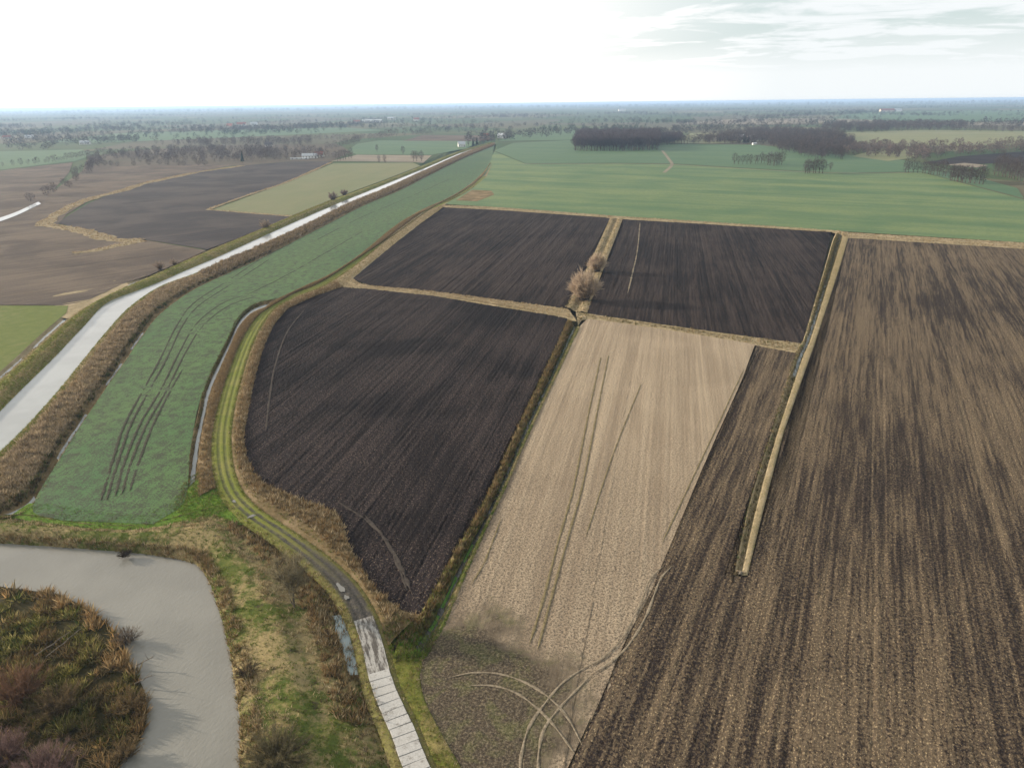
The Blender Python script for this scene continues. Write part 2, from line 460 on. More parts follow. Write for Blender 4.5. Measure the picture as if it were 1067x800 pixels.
# track: grass with two worn wheel lines, bare mud near the slabs
def track_mat():
    k = NT('track_surface'); u, v = k.uv()
    p = k.pos()
    n1 = k.noise(p, 0.5, 4, 0.7); n2 = k.noise(p, 3.0, 4, 0.75)
    du = k.math('ABSOLUTE', k.math('SUBTRACT', k.math('ABSOLUTE', k.math('SUBTRACT', u, 0.5)), 0.155))
    wear = k.rng(v, 190, 75, 0.35, 1.0)
    rut = k.rng(k.math('MULTIPLY_ADD', k.math('SUBTRACT', n1, 0.5), 0.10, du), 0.11, 0.045)
    g = k.mix(k.rng(n2, 0.35, 0.65), (0.155, 0.165, 0.026), (0.09, 0.11, 0.022))
    g = k.mix(k.rng(k.noise(p, 0.09, 5, 0.7, 0.8), 0.42, 0.68, 0, 0.6), g, (0.20, 0.175, 0.06))
    g = k.mix(k.math('MULTIPLY', k.rng(v, 95, 55), k.rng(n2, 0.3, 0.6, 0.35, 0.95)), g, (0.115, 0.098, 0.04))
    mud = k.mix(k.rng(n2, 0.35, 0.7), (0.030, 0.028, 0.026), (0.085, 0.075, 0.062))
    far_rut = k.mix(k.rng(v, 120, 70), (0.062, 0.066, 0.022), mud)
    c = k.mix(k.math('MULTIPLY', k.math('MULTIPLY', rut, wear), k.rng(k.noise(p, 0.8, 4, 0.75), 0.3, 0.6, 0.35, 1.0)), g, far_rut)
    near = k.rng(k.math('MULTIPLY_ADD', k.math('SUBTRACT', n1, 0.5), 22.0, v), 78, 50)
    inn = k.rng(k.math('ABSOLUTE', k.math('SUBTRACT', u, 0.5)), 0.40, 0.28)
    c = k.mix(k.math('MULTIPLY', k.math('MULTIPLY', near, inn), k.rng(n1, 0.3, 0.5, 0.6, 1.0)), c, mud)
    k.bump(n2, 0.5, 0.15)
    return k.done(c, 0.8)
M['track'] = track_mat()

def concrete(name, dirt, ca=(0.34, 0.33, 0.31), cb=(0.46, 0.445, 0.42), smear=None):
    k = NT(name); p = k.pos()
    oi = k.n('ObjectInfo')
    off = k.n('VectorMath'); off.operation = 'ADD'; k.put(off.inputs[0], p)
    sc = k.n('VectorMath'); sc.operation = 'SCALE'; k.put(sc.inputs[0], oi.outputs['Location']); sc.inputs['Scale'].default_value = 1.0
    k.t.links.new(sc.outputs[0], off.inputs[1])
    q = off.outputs[0]
    a = k.noise(q, 0.9, 4, 0.7); b = k.noise(q, 5, 4, 0.7)
    c = k.mix(k.rng(b, 0.3, 0.7), ca, cb)
    c = k.mix(k.math('MULTIPLY', k.math('SUBTRACT', oi.outputs['Random'], 0.2), 0.35, clamp=True), c, (0.33, 0.31, 0.28))
    c = k.mix(k.rng(a, 0.62 - dirt * 0.3, 0.74 - dirt * 0.25, 0, 0.35 + 0.55 * dirt), c, (0.10, 0.085, 0.07))
    if smear is not None:                       # mud dragged along by wheels
        gp = k.n('NewGeometry').outputs['Position']
        def dot(v):
            n = k.n('VectorMath'); n.operation = 'DOT_PRODUCT'; k.put(n.inputs[0], gp); n.inputs[1].default_value = v; return n.outputs['Value']
        cb_ = k.n('CombineXYZ'); k.put(cb_.inputs[0], dot((smear[1] * 1.5, -smear[0] * 1.5, 0))); k.put(cb_.inputs[1], dot((smear[0] * 0.22, smear[1] * 0.22, 0)))
        sm = k.noise(cb_.outputs[0], 1.0, 5, 0.75)
        c = k.mix(k.rng(sm, 0.42, 0.58, 0, 0.92), c, (0.062, 0.054, 0.046))
    k.bump(b, 0.25, 0.03)
    return k.done(c, 0.85)
M['slab'] = concrete('concrete_slab', 0.3, (0.29, 0.28, 0.262), (0.41, 0.395, 0.37))
_d = G((381, 650)) - G((394, 699)); _d /= np.linalg.norm(_d)
M['dirtyslab'] = concrete('muddy_concrete_slab', 0.2, (0.24, 0.23, 0.21), (0.34, 0.325, 0.30), _d)

M['veg'] = vcol('dry_vegetation', 0.9, 0.25)
M['twig'] = vcol('bare_twigs', 0.9, 0.35)
M['lush'] = grassy('lush_grass', (0.075, 0.15, 0.018), (0.12, 0.18, 0.025), (0.14, 0.13, 0.04), 0.2, 0.4)
M['bark'] = flat('bark', (0.085, 0.068, 0.052), 0.95, 0.35, 3)
M['white'] = flat('white_render', (0.68, 0.66, 0.62), 0.9, 0.06)
M['cream'] = flat('cream_render', (0.5, 0.45, 0.37), 0.9, 0.08)
M['redroof'] = flat('red_tile_roof', (0.26, 0.10, 0.07), 0.85, 0.2)
M['greyroof'] = flat('grey_sheet_roof', (0.42, 0.43, 0.44), 0.5, 0.1)
M['darkroof'] = flat('dark_roof', (0.10, 0.09, 0.09), 0.8, 0.2)
M['glass'] = flat('window_glass', (0.03, 0.035, 0.04), 0.15, 0.1)
M['wood'] = flat('grey_wood', (0.15, 0.125, 0.10), 0.9, 0.3)
M['mudfilm'] = flat('road_mud', (0.075, 0.066, 0.056), 0.7, 0.45, 1.5)
M['earth'] = flat('dry_earth', (0.20, 0.155, 0.10), 0.9, 0.3, 3)
M['pipe'] = flat('concrete_pipe', (0.11, 0.095, 0.075), 0.9, 0.25)

# distant land: a patchwork too far away to pick apart
def far_land():
    k = NT('distant_land'); p = k.pos()
    mp = k.n('Mapping'); k.put(mp.inputs['Vector'], p); mp.inputs['Rotation'].default_value = (0, 0, 0.25); mp.inputs['Scale'].default_value = (1, 0.8, 1)
    vo = k.n('TexVoronoi'); vo.inputs['Scale'].default_value = 0.0024; vo.inputs['Randomness'].default_value = 0.9
    k.t.links.new(mp.outputs[0], vo.inputs['Vector'])
    sp = k.n('SeparateColor'); k.t.links.new(vo.outputs['Color'], sp.inputs[0])
    rp = k.n('ValToRGB'); rp.color_ramp.interpolation = 'CONSTANT'
    cols = [(0.0, (0.045, 0.08, 0.032)), (0.2, (0.075, 0.095, 0.042)), (0.38, (0.11, 0.095, 0.06)), (0.52, (0.05, 0.082, 0.036)),
            (0.66, (0.10, 0.088, 0.062)), (0.76, (0.055, 0.085, 0.035)), (0.92, (0.15, 0.135, 0.08))]
    e = rp.color_ramp.elements
    e[0].position = 0; e[0].color = (*cols[0][1], 1); e[1].position = cols[1][0]; e[1].color = (*cols[1][1], 1)
    for q, c in cols[2:]:
        x = e.new(q); x.color = (*c, 1)
    k.t.links.new(sp.outputs[0], rp.inputs[0])
    n = k.noise(p, 0.006, 5, 0.7); n2 = k.noise(p, 0.05, 4, 0.7)
    c = k.mix(k.rng(n, 0.35, 0.65, 0.0, 0.6), rp.outputs[0], (0.075, 0.085, 0.04))
    c = k.mix(k.rng(n2, 0.45, 0.7, 0, 0.5), c, (0.07, 0.06, 0.04))
    return k.done(c)
M['land'] = far_land()

# ------------------------------------------------------------------ lines read off the photograph (pixels)
canal_L = [(-90, 520), (0, 426), (25, 401), (56, 371), (86, 339.5), (111, 314), (142, 301.5), (167, 292), (192, 281), (228, 266), (260, 251.5), (310, 229), (351, 211.5), (402, 191), (442, 175), (483, 158), (513, 149)]
canal_R = [(-60, 525), (0, 468.6), (28, 442), (58, 409), (83.5, 377.5), (111, 344.6), (134, 320.5), (164.6, 300), (200, 287), (232, 272), (262, 260), (310, 238.5), (359, 214), (404, 195.5), (445, 177), (487, 158.5), (515, 149.5)]
dike_L = [(-90, 475), (0, 395), (22, 376), (53, 348), (78, 327), (100, 314.5), (131, 299), (155, 288.5), (183, 276), (220, 260), (252, 247), (303, 225.5), (345, 208.5), (398, 189), (438, 173.5), (480, 157), (511, 148.6)]
green_L = [(-30, 545), (30, 530), (66, 472), (103, 415), (127, 381), (147, 352), (167, 327), (200, 303), (235, 286), (262, 274), (290, 260), (335, 237), (380, 214), (418, 198), (452, 180.5), (485, 164.5), (515, 151.8)]
green_R = [(188, 527), (195, 490), (200, 460), (207, 430), (213, 403), (225, 377), (238, 352), (246, 334), (257, 322), (270, 315), (300, 308), (320, 300), (340, 289), (365, 274), (390, 258), (415, 242), (430, 231), (455, 214), (470, 208), (490, 197), (497, 189), (504, 180), (511, 170)]
track_C = [(470, 900), (445, 825), (434, 800), (425, 777), (415, 752), (403, 726.6), (395, 701), (389, 676), (381, 650.6), (367, 623), (350, 602), (327, 582), (296.5, 559), (261, 535), (243, 516), (234, 494), (231, 470), (232, 445), (237, 420), (243, 398), (250, 376), (258, 356), (268, 338), (282, 321), (304, 309), (332, 298), (357, 283), (381, 265), (412, 238.5), (437, 222), (457.5, 213.5), (475, 205), (490, 196), (505, 184)]
A_left = [(437, 641), (420, 636), (400, 622), (385, 605), (370, 580), (361, 560), (358, 546), (350, 534), (330, 526), (300, 515), (275, 503), (264, 492), (257, 478), (254, 455), (258, 430), (265, 395), (275, 360), (287, 336), (300, 322), (330, 308), (357, 299)]
A_right = [(592, 333), (575, 370), (540, 443), (520, 488), (500, 530), (470, 580), (443, 632)]
D_left = [(440, 690), (462, 650), (482, 600), (508, 545), (530, 500), (552, 450), (585, 380), (604, 340)]
gate_edge = [(560, 960), (493, 825), (480, 800), (466, 775), (452, 750), (441, 725), (437, 703), (440, 690)]
strip_L = [(872, 243), (868, 253), (857, 290), (838, 352), (829, 369), (803, 450), (780, 525), (764, 600)]
strip_R = [(884, 246), (880, 262), (868, 300), (850, 355), (843, 375), (817, 450), (797, 525), (779, 600)]
DE = [(787, 364), (770, 405), (740, 470), (690, 590), (655, 662), (600, 790), (553, 900)]

M['darkwater'] = water('dark_ditch_surface', (0.03, 0.032, 0.028), 0.08, 0.05, 1.2)
# ------------------------------------------------------------------ fields
ROWR = {k: np.random.default_rng(900 + i).normal(0, 1, 8192) for i, k in enumerate('lrc')}
ROWU = np.random.default_rng(903).uniform(0.5, 1.3, 8192)
def field(name, poly, d, mat, period=0.9, amp=0.08, sub=3, step=4.0, z0=0.0, clod=0.0, und=0.06, world=False, umin=None, umax=None):
    """ploughed surface: lines along the rows, clipped to the outline; line positions are shared by all fields with the same rows"""
    P = np.asarray(poly, float) if world else GP(poly)
    U = np.array([d[1], -d[0]])
    pu = P @ U; pv = P @ d
    du = period / sub
    ki = np.arange(math.ceil(pu.min() / du), math.floor(pu.max() / du) + 1)
    if umin is not None: ki = ki[ki >= umin]
    if umax is not None: ki = ki[ki <= umax]
    us = ki * du
    if umin is None: us[0] = pu.min() + 0.01
    if umax is None: us[-1] = pu.max() - 0.01
    lo = np.full(len(us), np.inf); hi = np.full(len(us), -np.inf)
    n = len(P)
    for i in range(n):
        u1, v1, u2, v2 = pu[i], pv[i], pu[(i + 1) % n], pv[(i + 1) % n]
        if u1 == u2: continue
        k = (us >= min(u1, u2)) & (us <= max(u1, u2))
        v = v1 + (us[k] - u1) / (u2 - u1) * (v2 - v1)
        lo[k] = np.minimum(lo[k], v); hi[k] = np.maximum(hi[k], v)
    ok = hi > lo; us, ki, lo, hi = us[ok], ki[ok], lo[ok], hi[ok]
    m = int(np.clip((hi - lo).max() / step, 6, 420))
    tt = np.linspace(0, 1, m)
    vv = lo[:, None] + (hi - lo)[:, None] * tt[None, :]
    uu = np.repeat(us[:, None], m, 1)
    x = uu * U[0] + vv * d[0]; y = uu * U[1] + vv * d[1]
    row = np.floor(ki / sub).astype(int) % 8192
    lr = ROWR['l'][ki % 8192][:, None] * (0.6 + 0.4 * snoise(uu * 0.3, vv * 0.05, 3.0)) + 0.8 * ROWR['r'][row][:, None]
    cl = rng.normal(0, 1, uu.shape)
    z = amp * 0.45 * lr + clod * cl + 0.35 * amp * (np.cos(us / period * 2 * math.pi) * ROWU[row])[:, None] * (1 + 0.5 * snoise(uu * 0.5, vv * 0.12, 3.0)) + und * snoise(x, y, 40.0) + z0
    V = np.stack([x, y, z], -1).reshape(-1, 3)
    return obj(name, mesh_np(name, V, grid_faces(len(us), m)[:, ::-1]), mat, None, 'structure')

fA = field('ploughed_field', A_left + [(470, 316)] * 0 + [(385, 301), (450, 308), (520, 319.5), (590, 331)] + A_right, D_MAIN, M['plough'], 1.0, 0.09, step=0.65, clod=0.045)
fB = field('ploughed_field', [(462, 216), (520, 219), (636, 227), (622, 257), (606, 290), (590, 321), (500, 310), (383, 297), (368, 290), (400, 263), (430, 239)], D_MAIN, M['plough2'], 1.2, 0.10, step=1.3, clod=0.05)
fC = field('ploughed_field', [(649, 228.5), (760, 235), (867, 242), (856, 285), (836, 358), (790, 352), (700, 339.5), (611, 326.5)], D_MAIN, M['plough2'], 1.2, 0.10, step=1.3, clod=0.05)
fD = field('stubble_field', [(604, 340), (612, 332), (700, 344), (791, 359.5)] + [(q[0] + 4, q[1]) for q in DE] + gate_edge + D_left[1:-1], D_MAIN, M['pale'], 0.8, 0.02, step=1.0, clod=0.015)
DEe = [(p[0] - 0.6, p[1]) for p in DE]
fE = field('cultivated_field', [(786.5, 360), (831, 368)] + strip_L[5:] + [(764, 607.5), (681.0, 607.5)] + DEe[3:0:-1], D_EAST, M['stubble'], 0.8, 0.05, step=0.9, clod=0.03, z0=0.07)
fF = field('cultivated_field', [(884, 248), (1067, 259.5), (1300, 274), (1300, 607.5), (777, 607.5)] + strip_R[::-1][0:-1], D_EAST, M['stubble'], 0.8, 0.05, step=0.9, clod=0.03, z0=0.07)
fN = field('cultivated_field', [(681.6, 606.3), (760, 605.5), (765, 600.5), (778, 600.5), (784, 606), (1300, 606.3), (1300, 1000), (500, 1000)] + DEe[:3:-1], D_EAST, M['stubble'], 0.8, 0.05, step=0.6, clod=0.035, z0=0.07)
# winter crop between the canal dike and the ditch
crop_l = Loft([(64, 542), (34, 530)] + green_L[2:], [(160, 546), (192, 522), (199, 465), (211, 410), (240, 348), (262, 318.5), (300, 308), (330, 295), (352, 282), (372, 269.5), (395, 254.5), (415, 242), (440, 225), (460, 212), (480, 203), (497, 189), (512, 168)], [(i / 40, 0.02) for i in range(41)], step=1.6, rough=0.05, dip=False)
fG = crop_l.mesh('crop_field', M['crop'])
lush = Loft([(262, 538), (235, 541), (200, 545), (150, 551), (100, 550), (55, 543), (12, 536)], [(233, 488), (210, 500), (190, 514), (150, 535), (100, 532), (62, 526), (30, 524)], [(0, -0.12), (0.3, -0.02), (1, -0.03)], step=0.8, rough=0.03)
lush.mesh('grass_crossing', M['lush'], 3)
# green fields beyond
def patch(name, px, mat, z=0.0):
    P = GP(px)
    me = bpy.data.meshes.new(name)
    me.from_pydata([(p[0], p[1], z) for p in P], [], [list(range(len(P)))])
    if me.polygons[0].normal.z < 0: me.flip_normals()
    return obj(name, me, mat, None, 'structure')
patch('green_field', [(462, 212.5), (500, 190), (515, 158), (548, 171), (640, 170.5), (697, 171), (800, 177), (880, 181), (960, 179.5), (1067, 208), (1250, 215), (1300, 266), (1067, 252.8), (880, 241.2), (640, 225), (520, 216.3)], M['cropfar'], 0.02)
patch('green_field', [(515, 157), (535, 149), (600, 146), (690, 150), (790, 151), (860, 160), (920, 164), (962, 170), (1000, 180), (1060, 196), (1067, 207), (960, 179), (880, 180.5), (800, 176.5), (697, 170.5), (640, 170), (548, 170.5)], M['cropfar2'], 0.0)

# ------------------------------------------------------------------ canal, ditches, banks
canal = Loft(canal_L, canal_R, [(-0.12, 0), (0.5, 0), (1.12, 0)], step=3, rough=0.0)
canal.mesh('canal_water', M['canal'], zadd=-0.75)
dikeW = Loft(dike_L, canal_L, [(0, -0.15), (0.1, 0.15), (0.3, 0.8), (0.5, 0.9), (0.72, 0.5), (0.9, -0.35), (1.05, -1.2)], step=1.5)
dikeW.mesh('canal_bank', M['verge'], 2)
wd_l = [(-95, 468), (0, 387), (17, 372), (46, 345), (69, 326), (95, 311.5), (127, 296.5), (153, 286)]
wditch = Loft(wd_l, dike_L[:8], [(0, 0.0), (0.25, -0.5), (0.5, -0.75), (0.75, -0.7), (1, -0.45)], step=1.5)
wditch.mesh('drainage_ditch', M['straw'], 2)
for a_, b_ in ((0.02, 0.30), (0.36, 0.62), (0.72, 0.98)):
    wditch.sub('ditch_water', M['ditchwater'], 0.42, 0.80, -0.6, a_, b_, wob=0.06)
dikeE = Loft(canal_R, green_L, [(-0.05, -1.2), (0.02, -0.5), (0.06, 0.5), (0.12, 1.0), (0.24, 1.1), (0.45, 0.9), (0.62, 0.6), (0.78, 0.0), (0.87, -1.0), (0.93, -1.0), (0.97, -0.3), (1.0, 0.02)], step=1.2)
dikeE.mesh('canal_bank', M['reedbed'], 2)
for a_, b_ in ((0.015, 0.075), (0.12, 0.17), (0.215, 0.26), (0.29, 0.33)):
    dikeE.sub('ditch_water', M['ditchwater'], 0.885, 0.945, -0.82, a_, b_, wob=0.01)

TC = GP(track_C)
TCs = resample(TC, 520)
tan = np.gradient(TCs, axis=0); tan /= np.linalg.norm(tan, axis=1, keepdims=True)
nor = np.column_stack([tan[:, 1], -tan[:, 0]])        # to the right of travel (far-wards)
HALF = 2.3
trackL = TCs - nor * HALF; trackR = TCs + nor * HALF
TS = arclen(TCs)
track = Loft(trackL, trackR, [(0, 0.0), (0.08, 0.12), (0.2, 0.2), (0.29, 0.16), (0.345, 0.08), (0.40, 0.17), (0.5, 0.22), (0.6, 0.17), (0.655, 0.08), (0.71, 0.16), (0.8, 0.2), (0.92, 0.12), (1, 0.0)], world=True, step=0.9, rough=0.02)
def s_at(px):
    q = G(px); return float(TS[np.argmin(((TCs - q) ** 2).sum(1))])
def idx(px): return int(np.argmin(((TCs - G(px)) ** 2).sum(1)))
road = track.mesh('farm_track', M['track'], 1)

i_a, i_b = idx((236, 505)), idx((505, 184))
midditch = Loft(GP(green_R), trackL[i_a:i_b], [(0, 0.02), (0.08, -0.3), (0.16, -0.95), (0.30, -1.0), (0.42, -0.4), (0.55, 0.15), (0.8, 0.25), (1, 0.08)], world=True, paired=False, step=1.0)
midditch.mesh('drainage_ditch', M['reedbed'], 2)
midditch.sub('ditch_water', M['ditchwater'], 0.14, 0.33, -0.74, 0.0, 0.42, wob=0.02)
i_c, i_d = idx((389, 676)), idx((345, 291))
eastverge = Loft(trackR[i_c:i_d], GP(A_left), [(0, 0.08), (0.2, 0.25), (0.6, 0.3), (0.9, 0.1), (1, 0.0)], world=True, paired=False, step=1.0, rough=0.12)
eastverge.mesh('field_verge', M['reedbed'], 3)
i_e = idx((457, 213.5))
bverge = Loft(trackR[i_d - 4:i_e], GP([(357, 299), (368, 289), (400, 263), (430, 239), (462, 216)]), [(0, 0.08), (0.4, 0.15), (1, 0.0)], world=True, paired=False, step=1.5)
bverge.mesh('field_verge', M['straw'], 2)
pverge = Loft(trackR[i_e:i_b], GP([(462, 214), (500, 190), (514, 168)]), [(0, 0.05), (0.4, 0.1), (1, 0.0)], world=True, paired=False, step=1.5)
pverge.mesh('field_verge', M['straw'], 2)

# ditch between the dark field and the pale stubble, ending by the track
adL = [(415, 668), (428, 652), (440, 638), (470, 582), (500, 532), (520, 490), (540, 445), (575, 372), (592, 334)]
adR = [(441, 690), (452, 672), (466, 645), (486, 597), (510, 543), (531, 499), (552, 450), (585, 381), (604, 341)]
additch = Loft(adL, adR, [(0, 0.0), (0.2, 0.15), (0.38, -0.5), (0.48, -1.05), (0.64, -1.05), (0.78, -0.3), (0.9, 0.1), (1, 0.02)], step=0.9, rough=0.1)
additch.mesh('drainage_ditch', M['bank'], 2)
M['weed'] = grassy('duckweed', (0.06, 0.135, 0.022), (0.085, 0.165, 0.035), (0.05, 0.09, 0.03), 0.3, 0.8, 0.1)
for a_, b_ in ((0.11, 0.15), (0.19, 0.27), (0.29, 0.36), (0.40, 0.44)):
    additch.sub('duckweed_water', M['weed'], 0.49, 0.61, -0.84, a_, b_, wob=0.02)
additch.sub('ditch_water', M['darkwater'], 0.44, 0.68, -0.88, 0.0, 1.0)
gate = Loft(trackR[0:idx((391, 684))], GP([(560, 960), (493, 825), (480, 800), (466, 775), (452, 750), (441, 725), (437, 703), (441, 690), (428, 672), (415, 668)]), [(0, 0.05), (0.3, 0.15), (0.7, 0.12), (1, 0.02)], world=True, paired=False, step=1.0, rough=0.1)
gate.mesh('field_verge', M['verge'], 3)

# grass strips between the fields
ab = Loft([(352, 299.5), (383, 301), (450, 308), (520, 319), (600, 333)], [(366, 290), (383, 297), (440, 302.5), (500, 310), (592, 322)], [(0, 0.0), (0.3, 0.2), (0.45, -0.2), (0.6, 0.2), (1, 0.0)], step=1.5, rough=0.1)
ab.mesh('grass_strip', M['straw'], 2)
bc = Loft([(588, 320), (606, 290), (622, 257), (636, 227)], [(612, 326), (625, 290), (637, 257), (649, 228)], [(0, 0), (0.25, 0.2), (0.4, -0.5), (0.55, -0.5), (0.75, 0.25), (1, 0)], step=1.5, rough=0.1)
bc.mesh('grass_strip', M['straw'], 2)
cd = Loft([(602, 337), (612, 332), (700, 344), (787, 359), (832, 368)], [(600, 324), (611, 326.5), (700, 339.5), (790, 352), (836, 358)], [(0, 0), (0.3, 0.15), (0.5, 0.0), (0.8, -0.35), (1, 0)], step=1.5, rough=0.1)
cd.mesh('grass_strip', M['straw'], 2)
ef = Loft(strip_L, strip_R, [(0, 0.0), (0.12, 0.15), (0.26, -0.6), (0.45, -0.7), (0.58, 0.06), (0.7, 0.13), (0.94, 0.14), (1, 0.02)], step=0.9, rough=0.05)
ef.mesh('grass_strip', M['straw'], 2)
ef.sub('ditch_water', M['ditchwater'], 0.24, 0.48, -0.5, 0.0, 0.62, wob=0.04)
top = Loft([(462, 216), (520, 219), (637, 227), (760, 235), (870, 242.5), (886, 248), (1067, 259.5), (1300, 274)], [(460, 213.5), (520, 216.3), (640, 225), (760, 232.8), (870, 240.4), (890, 242.5), (1067, 253), (1300, 266)], [(0, 0), (0.25, 0.2), (0.5, -0.3), (0.75, 0.25), (1, 0)], step=2, rough=0.1)
top.mesh('grass_strip', M['straw'], 2)

# river, its dike, the marsh
S1 = [(247, 960), (248, 820), (250, 760), (245, 715), (238, 675), (228, 635), (216, 603), (203, 588), (170, 580), (130, 575), (90, 572), (50, 569), (0, 566), (-120, 558), (-330, 548)]
S2 = [(480, 960), (433, 822), (405, 760), (384, 700), (372, 660), (345, 612), (298, 572), (236, 528), (200, 534), (150, 546), (100, 546), (60, 541), (15, 536), (-90, 547), (-300, 536)]
S3 = [(90, 960), (118, 830), (125, 800), (150, 765), (152, 725), (135, 690), (125, 665), (108, 648), (85, 632), (60, 620), (30, 616), (0, 613), (-40, 611), (-120, 610), (-330, 612)]
def lower(pts, h): return GP(pts, h)
river = Loft(lower(S3, -0.7), lower(S1, -0.7), [(-0.15, 0), (0.5, 0), (1.1, 0)], world=True, step=2, rough=0.0)
river.mesh('river_water', M['river'], zadd=-0.7)
bankR = Loft(lower(S1, -0.7), GP(S2), [(-0.04, -1.3), (0.0, -0.72), (0.05, -0.1), (0.12, 0.35), (0.28, 1.0), (0.42, 1.1), (0.56, 0.5), (0.68, 0.15), (0.79, 0.0), (0.87, -0.65), (0.94, -0.75), (0.98, -0.15), (1.0, 0.02)], world=True, step=0.8, rough=0.16)
bankR.mesh('river_bank', M['bank'], 3)
M['skywater'] = water('wet_hollow_surface', (0.24, 0.29, 0.29), 0.12, 0.05, 2.0)  # pale blue of the reflected sky put into the water colour
bankR.sub('wet_hollow', M['skywater'], 0.855, 0.975, -0.5, 0.235 * 13 / 14, 0.345 * 13 / 14, wob=0.03)
bankR.sub('ditch_water', M['ditchwater'], 0.88, 0.94, -0.55, 0.52, 0.557, wob=0.02)
S3w = catmull(lower(S3, -0.7), 66)
isl_poly = list(map(tuple, S3w)) + [tuple(G((-330, 960)))]
isl = field('marsh_island', isl_poly, np.array([1.0, 0.0]), M['marsh'], 2.0, 0.0, 3, 0.7, -0.45, 0.06, und=0.22, world=True)
DIPS.append(poly_points(GP([(-340, 600), (60, 610), (260, 600), (260, 980), (-340, 980)]), 0.3))

M['scrub'] = grassy('scrub_floor', (0.085, 0.068, 0.05), (0.11, 0.088, 0.06), (0.07, 0.075, 0.04), 0.35, 0.03)
# west side
patch('dry_corner', [(55, 308), (120, 292), (135, 296), (72, 332), (60, 330)], M['straw'], -0.08)
patch('stubble_field', [(-260, 330), (-120, 264), (-100, 250), (0, 226), (46, 205), (95, 172), (110, 173), (60, 235), (10, 262)], M['west'], -0.06)
patch('west_meadow', [(-150, 318), (71, 318.5), (69, 326), (46, 345), (17, 372), (0, 387), (-100, 473)], M['meadow'], 0.0)
fW1 = field('stubble_field', [(-220, 300), (-80, 262), (0, 243), (45, 233), (81, 239), (111, 250), (150, 250), (215, 261), (183, 275), (155, 287), (127, 296), (95, 311), (71, 318), (-160, 318)], D_WEST, M['west'], 2.5, 0.08, 3, 8)
fW2 = field('dark_field', [(60, 232.5), (72, 224), (92, 212), (120, 200), (155, 190.5), (210, 179), (250, 173), (300, 168.5), (345, 168.5), (300, 189), (216, 218), (305, 225), (252, 246.5), (216, 260), (150, 249.5), (111, 249.5), (81, 238)], D_WEST, M['westdark'], 4, 0.1, 3, 12)
fW3 = field('stubble_field', [(44, 232), (50, 213), (66, 202), (84, 180), (110, 174), (200, 171), (245, 172), (205, 179), (150, 190), (115, 200.5), (90, 211), (70, 223)], D_WEST, M['west'], 5, 0.08, 2, 15)
patch('stubble_field', [(-260, 260), (-100, 250), (0, 230), (46, 209), (72, 180), (76, 169), (0, 178), (-200, 205)], M['west'], 0.0)
patch('pasture', [(222, 218.5), (300, 190), (347, 170.5), (430, 169.5), (438, 173), (398, 188.5), (345, 208), (303, 225)], M['grazed'], 0.03)
patch('green_field', [(-300, 203), (0, 177), (78, 168), (100, 160.5), (85, 156), (0, 158), (-300, 168)], M['cropfar2'], 0.02)
patch('green_field', [(362, 157), (372, 150), (395, 146.5), (470, 147), (500, 147.5), (486, 155), (450, 161.5), (372, 161)], M['cropfar2'], 0.06)
patch('green_field', [(40, 148), (120, 139.5), (250, 135), (360, 133), (400, 136), (250, 143), (100, 149)], M['cropfar2'], 0.1)
patch('scrub_ground', [(84, 182), (92, 163), (160, 155), (262, 151), (350, 149.5), (366, 158), (345, 168.3), (300, 168.3), (250, 172.8), (205, 171.5), (110, 174)], M['scrub'], -0.1)
patch('fallow_field', [(345, 168), (372, 161.5), (450, 162), (441, 170), (430, 169)], M['fallow'], 0.05)
patch('fallow_field', [(420, 147), (440, 141), (500, 141), (515, 145), (500, 147)], M['west'], 0.1)
patch('green_field', [(520, 147), (545, 138), (600, 136), (596, 146)], M['cropfar2'], 0.08)
patch('pasture', [(697, 149), (720, 139), (790, 137), (800, 147), (740, 150)], M['pasture'], 0.1)
patch('pasture', [(888, 163), (905, 158), (950, 155), (956, 164), (925, 168)], M['pasture'], 0.12)
patch('dark_field', [(962, 170), (1000, 163), (1067, 158), (1250, 150), (1250, 166), (1067, 169), (1000, 172)], M['moor'], 0.14)
patch('sandy_patch', [(985, 172), (1005, 170), (1030, 172.5), (1018, 175)], M['fallow'], 0.18)
patch('pasture', [(860, 148), (880, 138), (960, 135.5), (1067, 137), (1250, 140), (1250, 152), (1067, 151), (960, 153)], M['pasture'], 0.1)
patch('fallow_field', [(700, 129), (770, 124), (860, 123), (930, 126), (800, 130)], M['fallow'], 0.3)
patch('green_field', [(860, 123.5), (900, 117), (1067, 115), (1200, 117), (1200, 124), (960, 127)], M['cropfar2'], 0.35)
patch('fallow_field', [(475, 209), (492, 198), (512, 199), (515, 203), (497, 210)], M['reedbed'], 0.12)
patch('fallow_field', [(930, 128.5), (1067, 127), (1200, 127), (1200, 131), (1040, 131)], M['fallow'], 0.4)
# the pale side canal far left
sc = Loft([(-120, 258), (0, 227), (40, 210.5)], [(-120, 264), (0, 231), (43, 212.5)], [(0, 0.12), (1, 0.12)], step=6, rough=0, dip=False)
sc.mesh('side_canal_water', M['canal'])
# dirt tracks in the far green field
for pts, w in (([(690, 157), (697, 166), (700, 172), (692, 180)], 2.0), ([(540, 171), (640, 171), (700, 171.5), (800, 177.5), (880, 180.5), (950, 180)], 1.6)):
    C = resample(GP(pts), 60); tg = np.gradient(C, axis=0); tg /= np.linalg.norm(tg, axis=1, keepdims=True); nn = np.column_stack([tg[:, 1], -tg[:, 0]])
    Loft(C - nn * w, C + nn * w, [(0, 0.1), (1, 0.1)], world=True, step=6, rough=0, dip=False).mesh('dirt_track', M['fallow'])

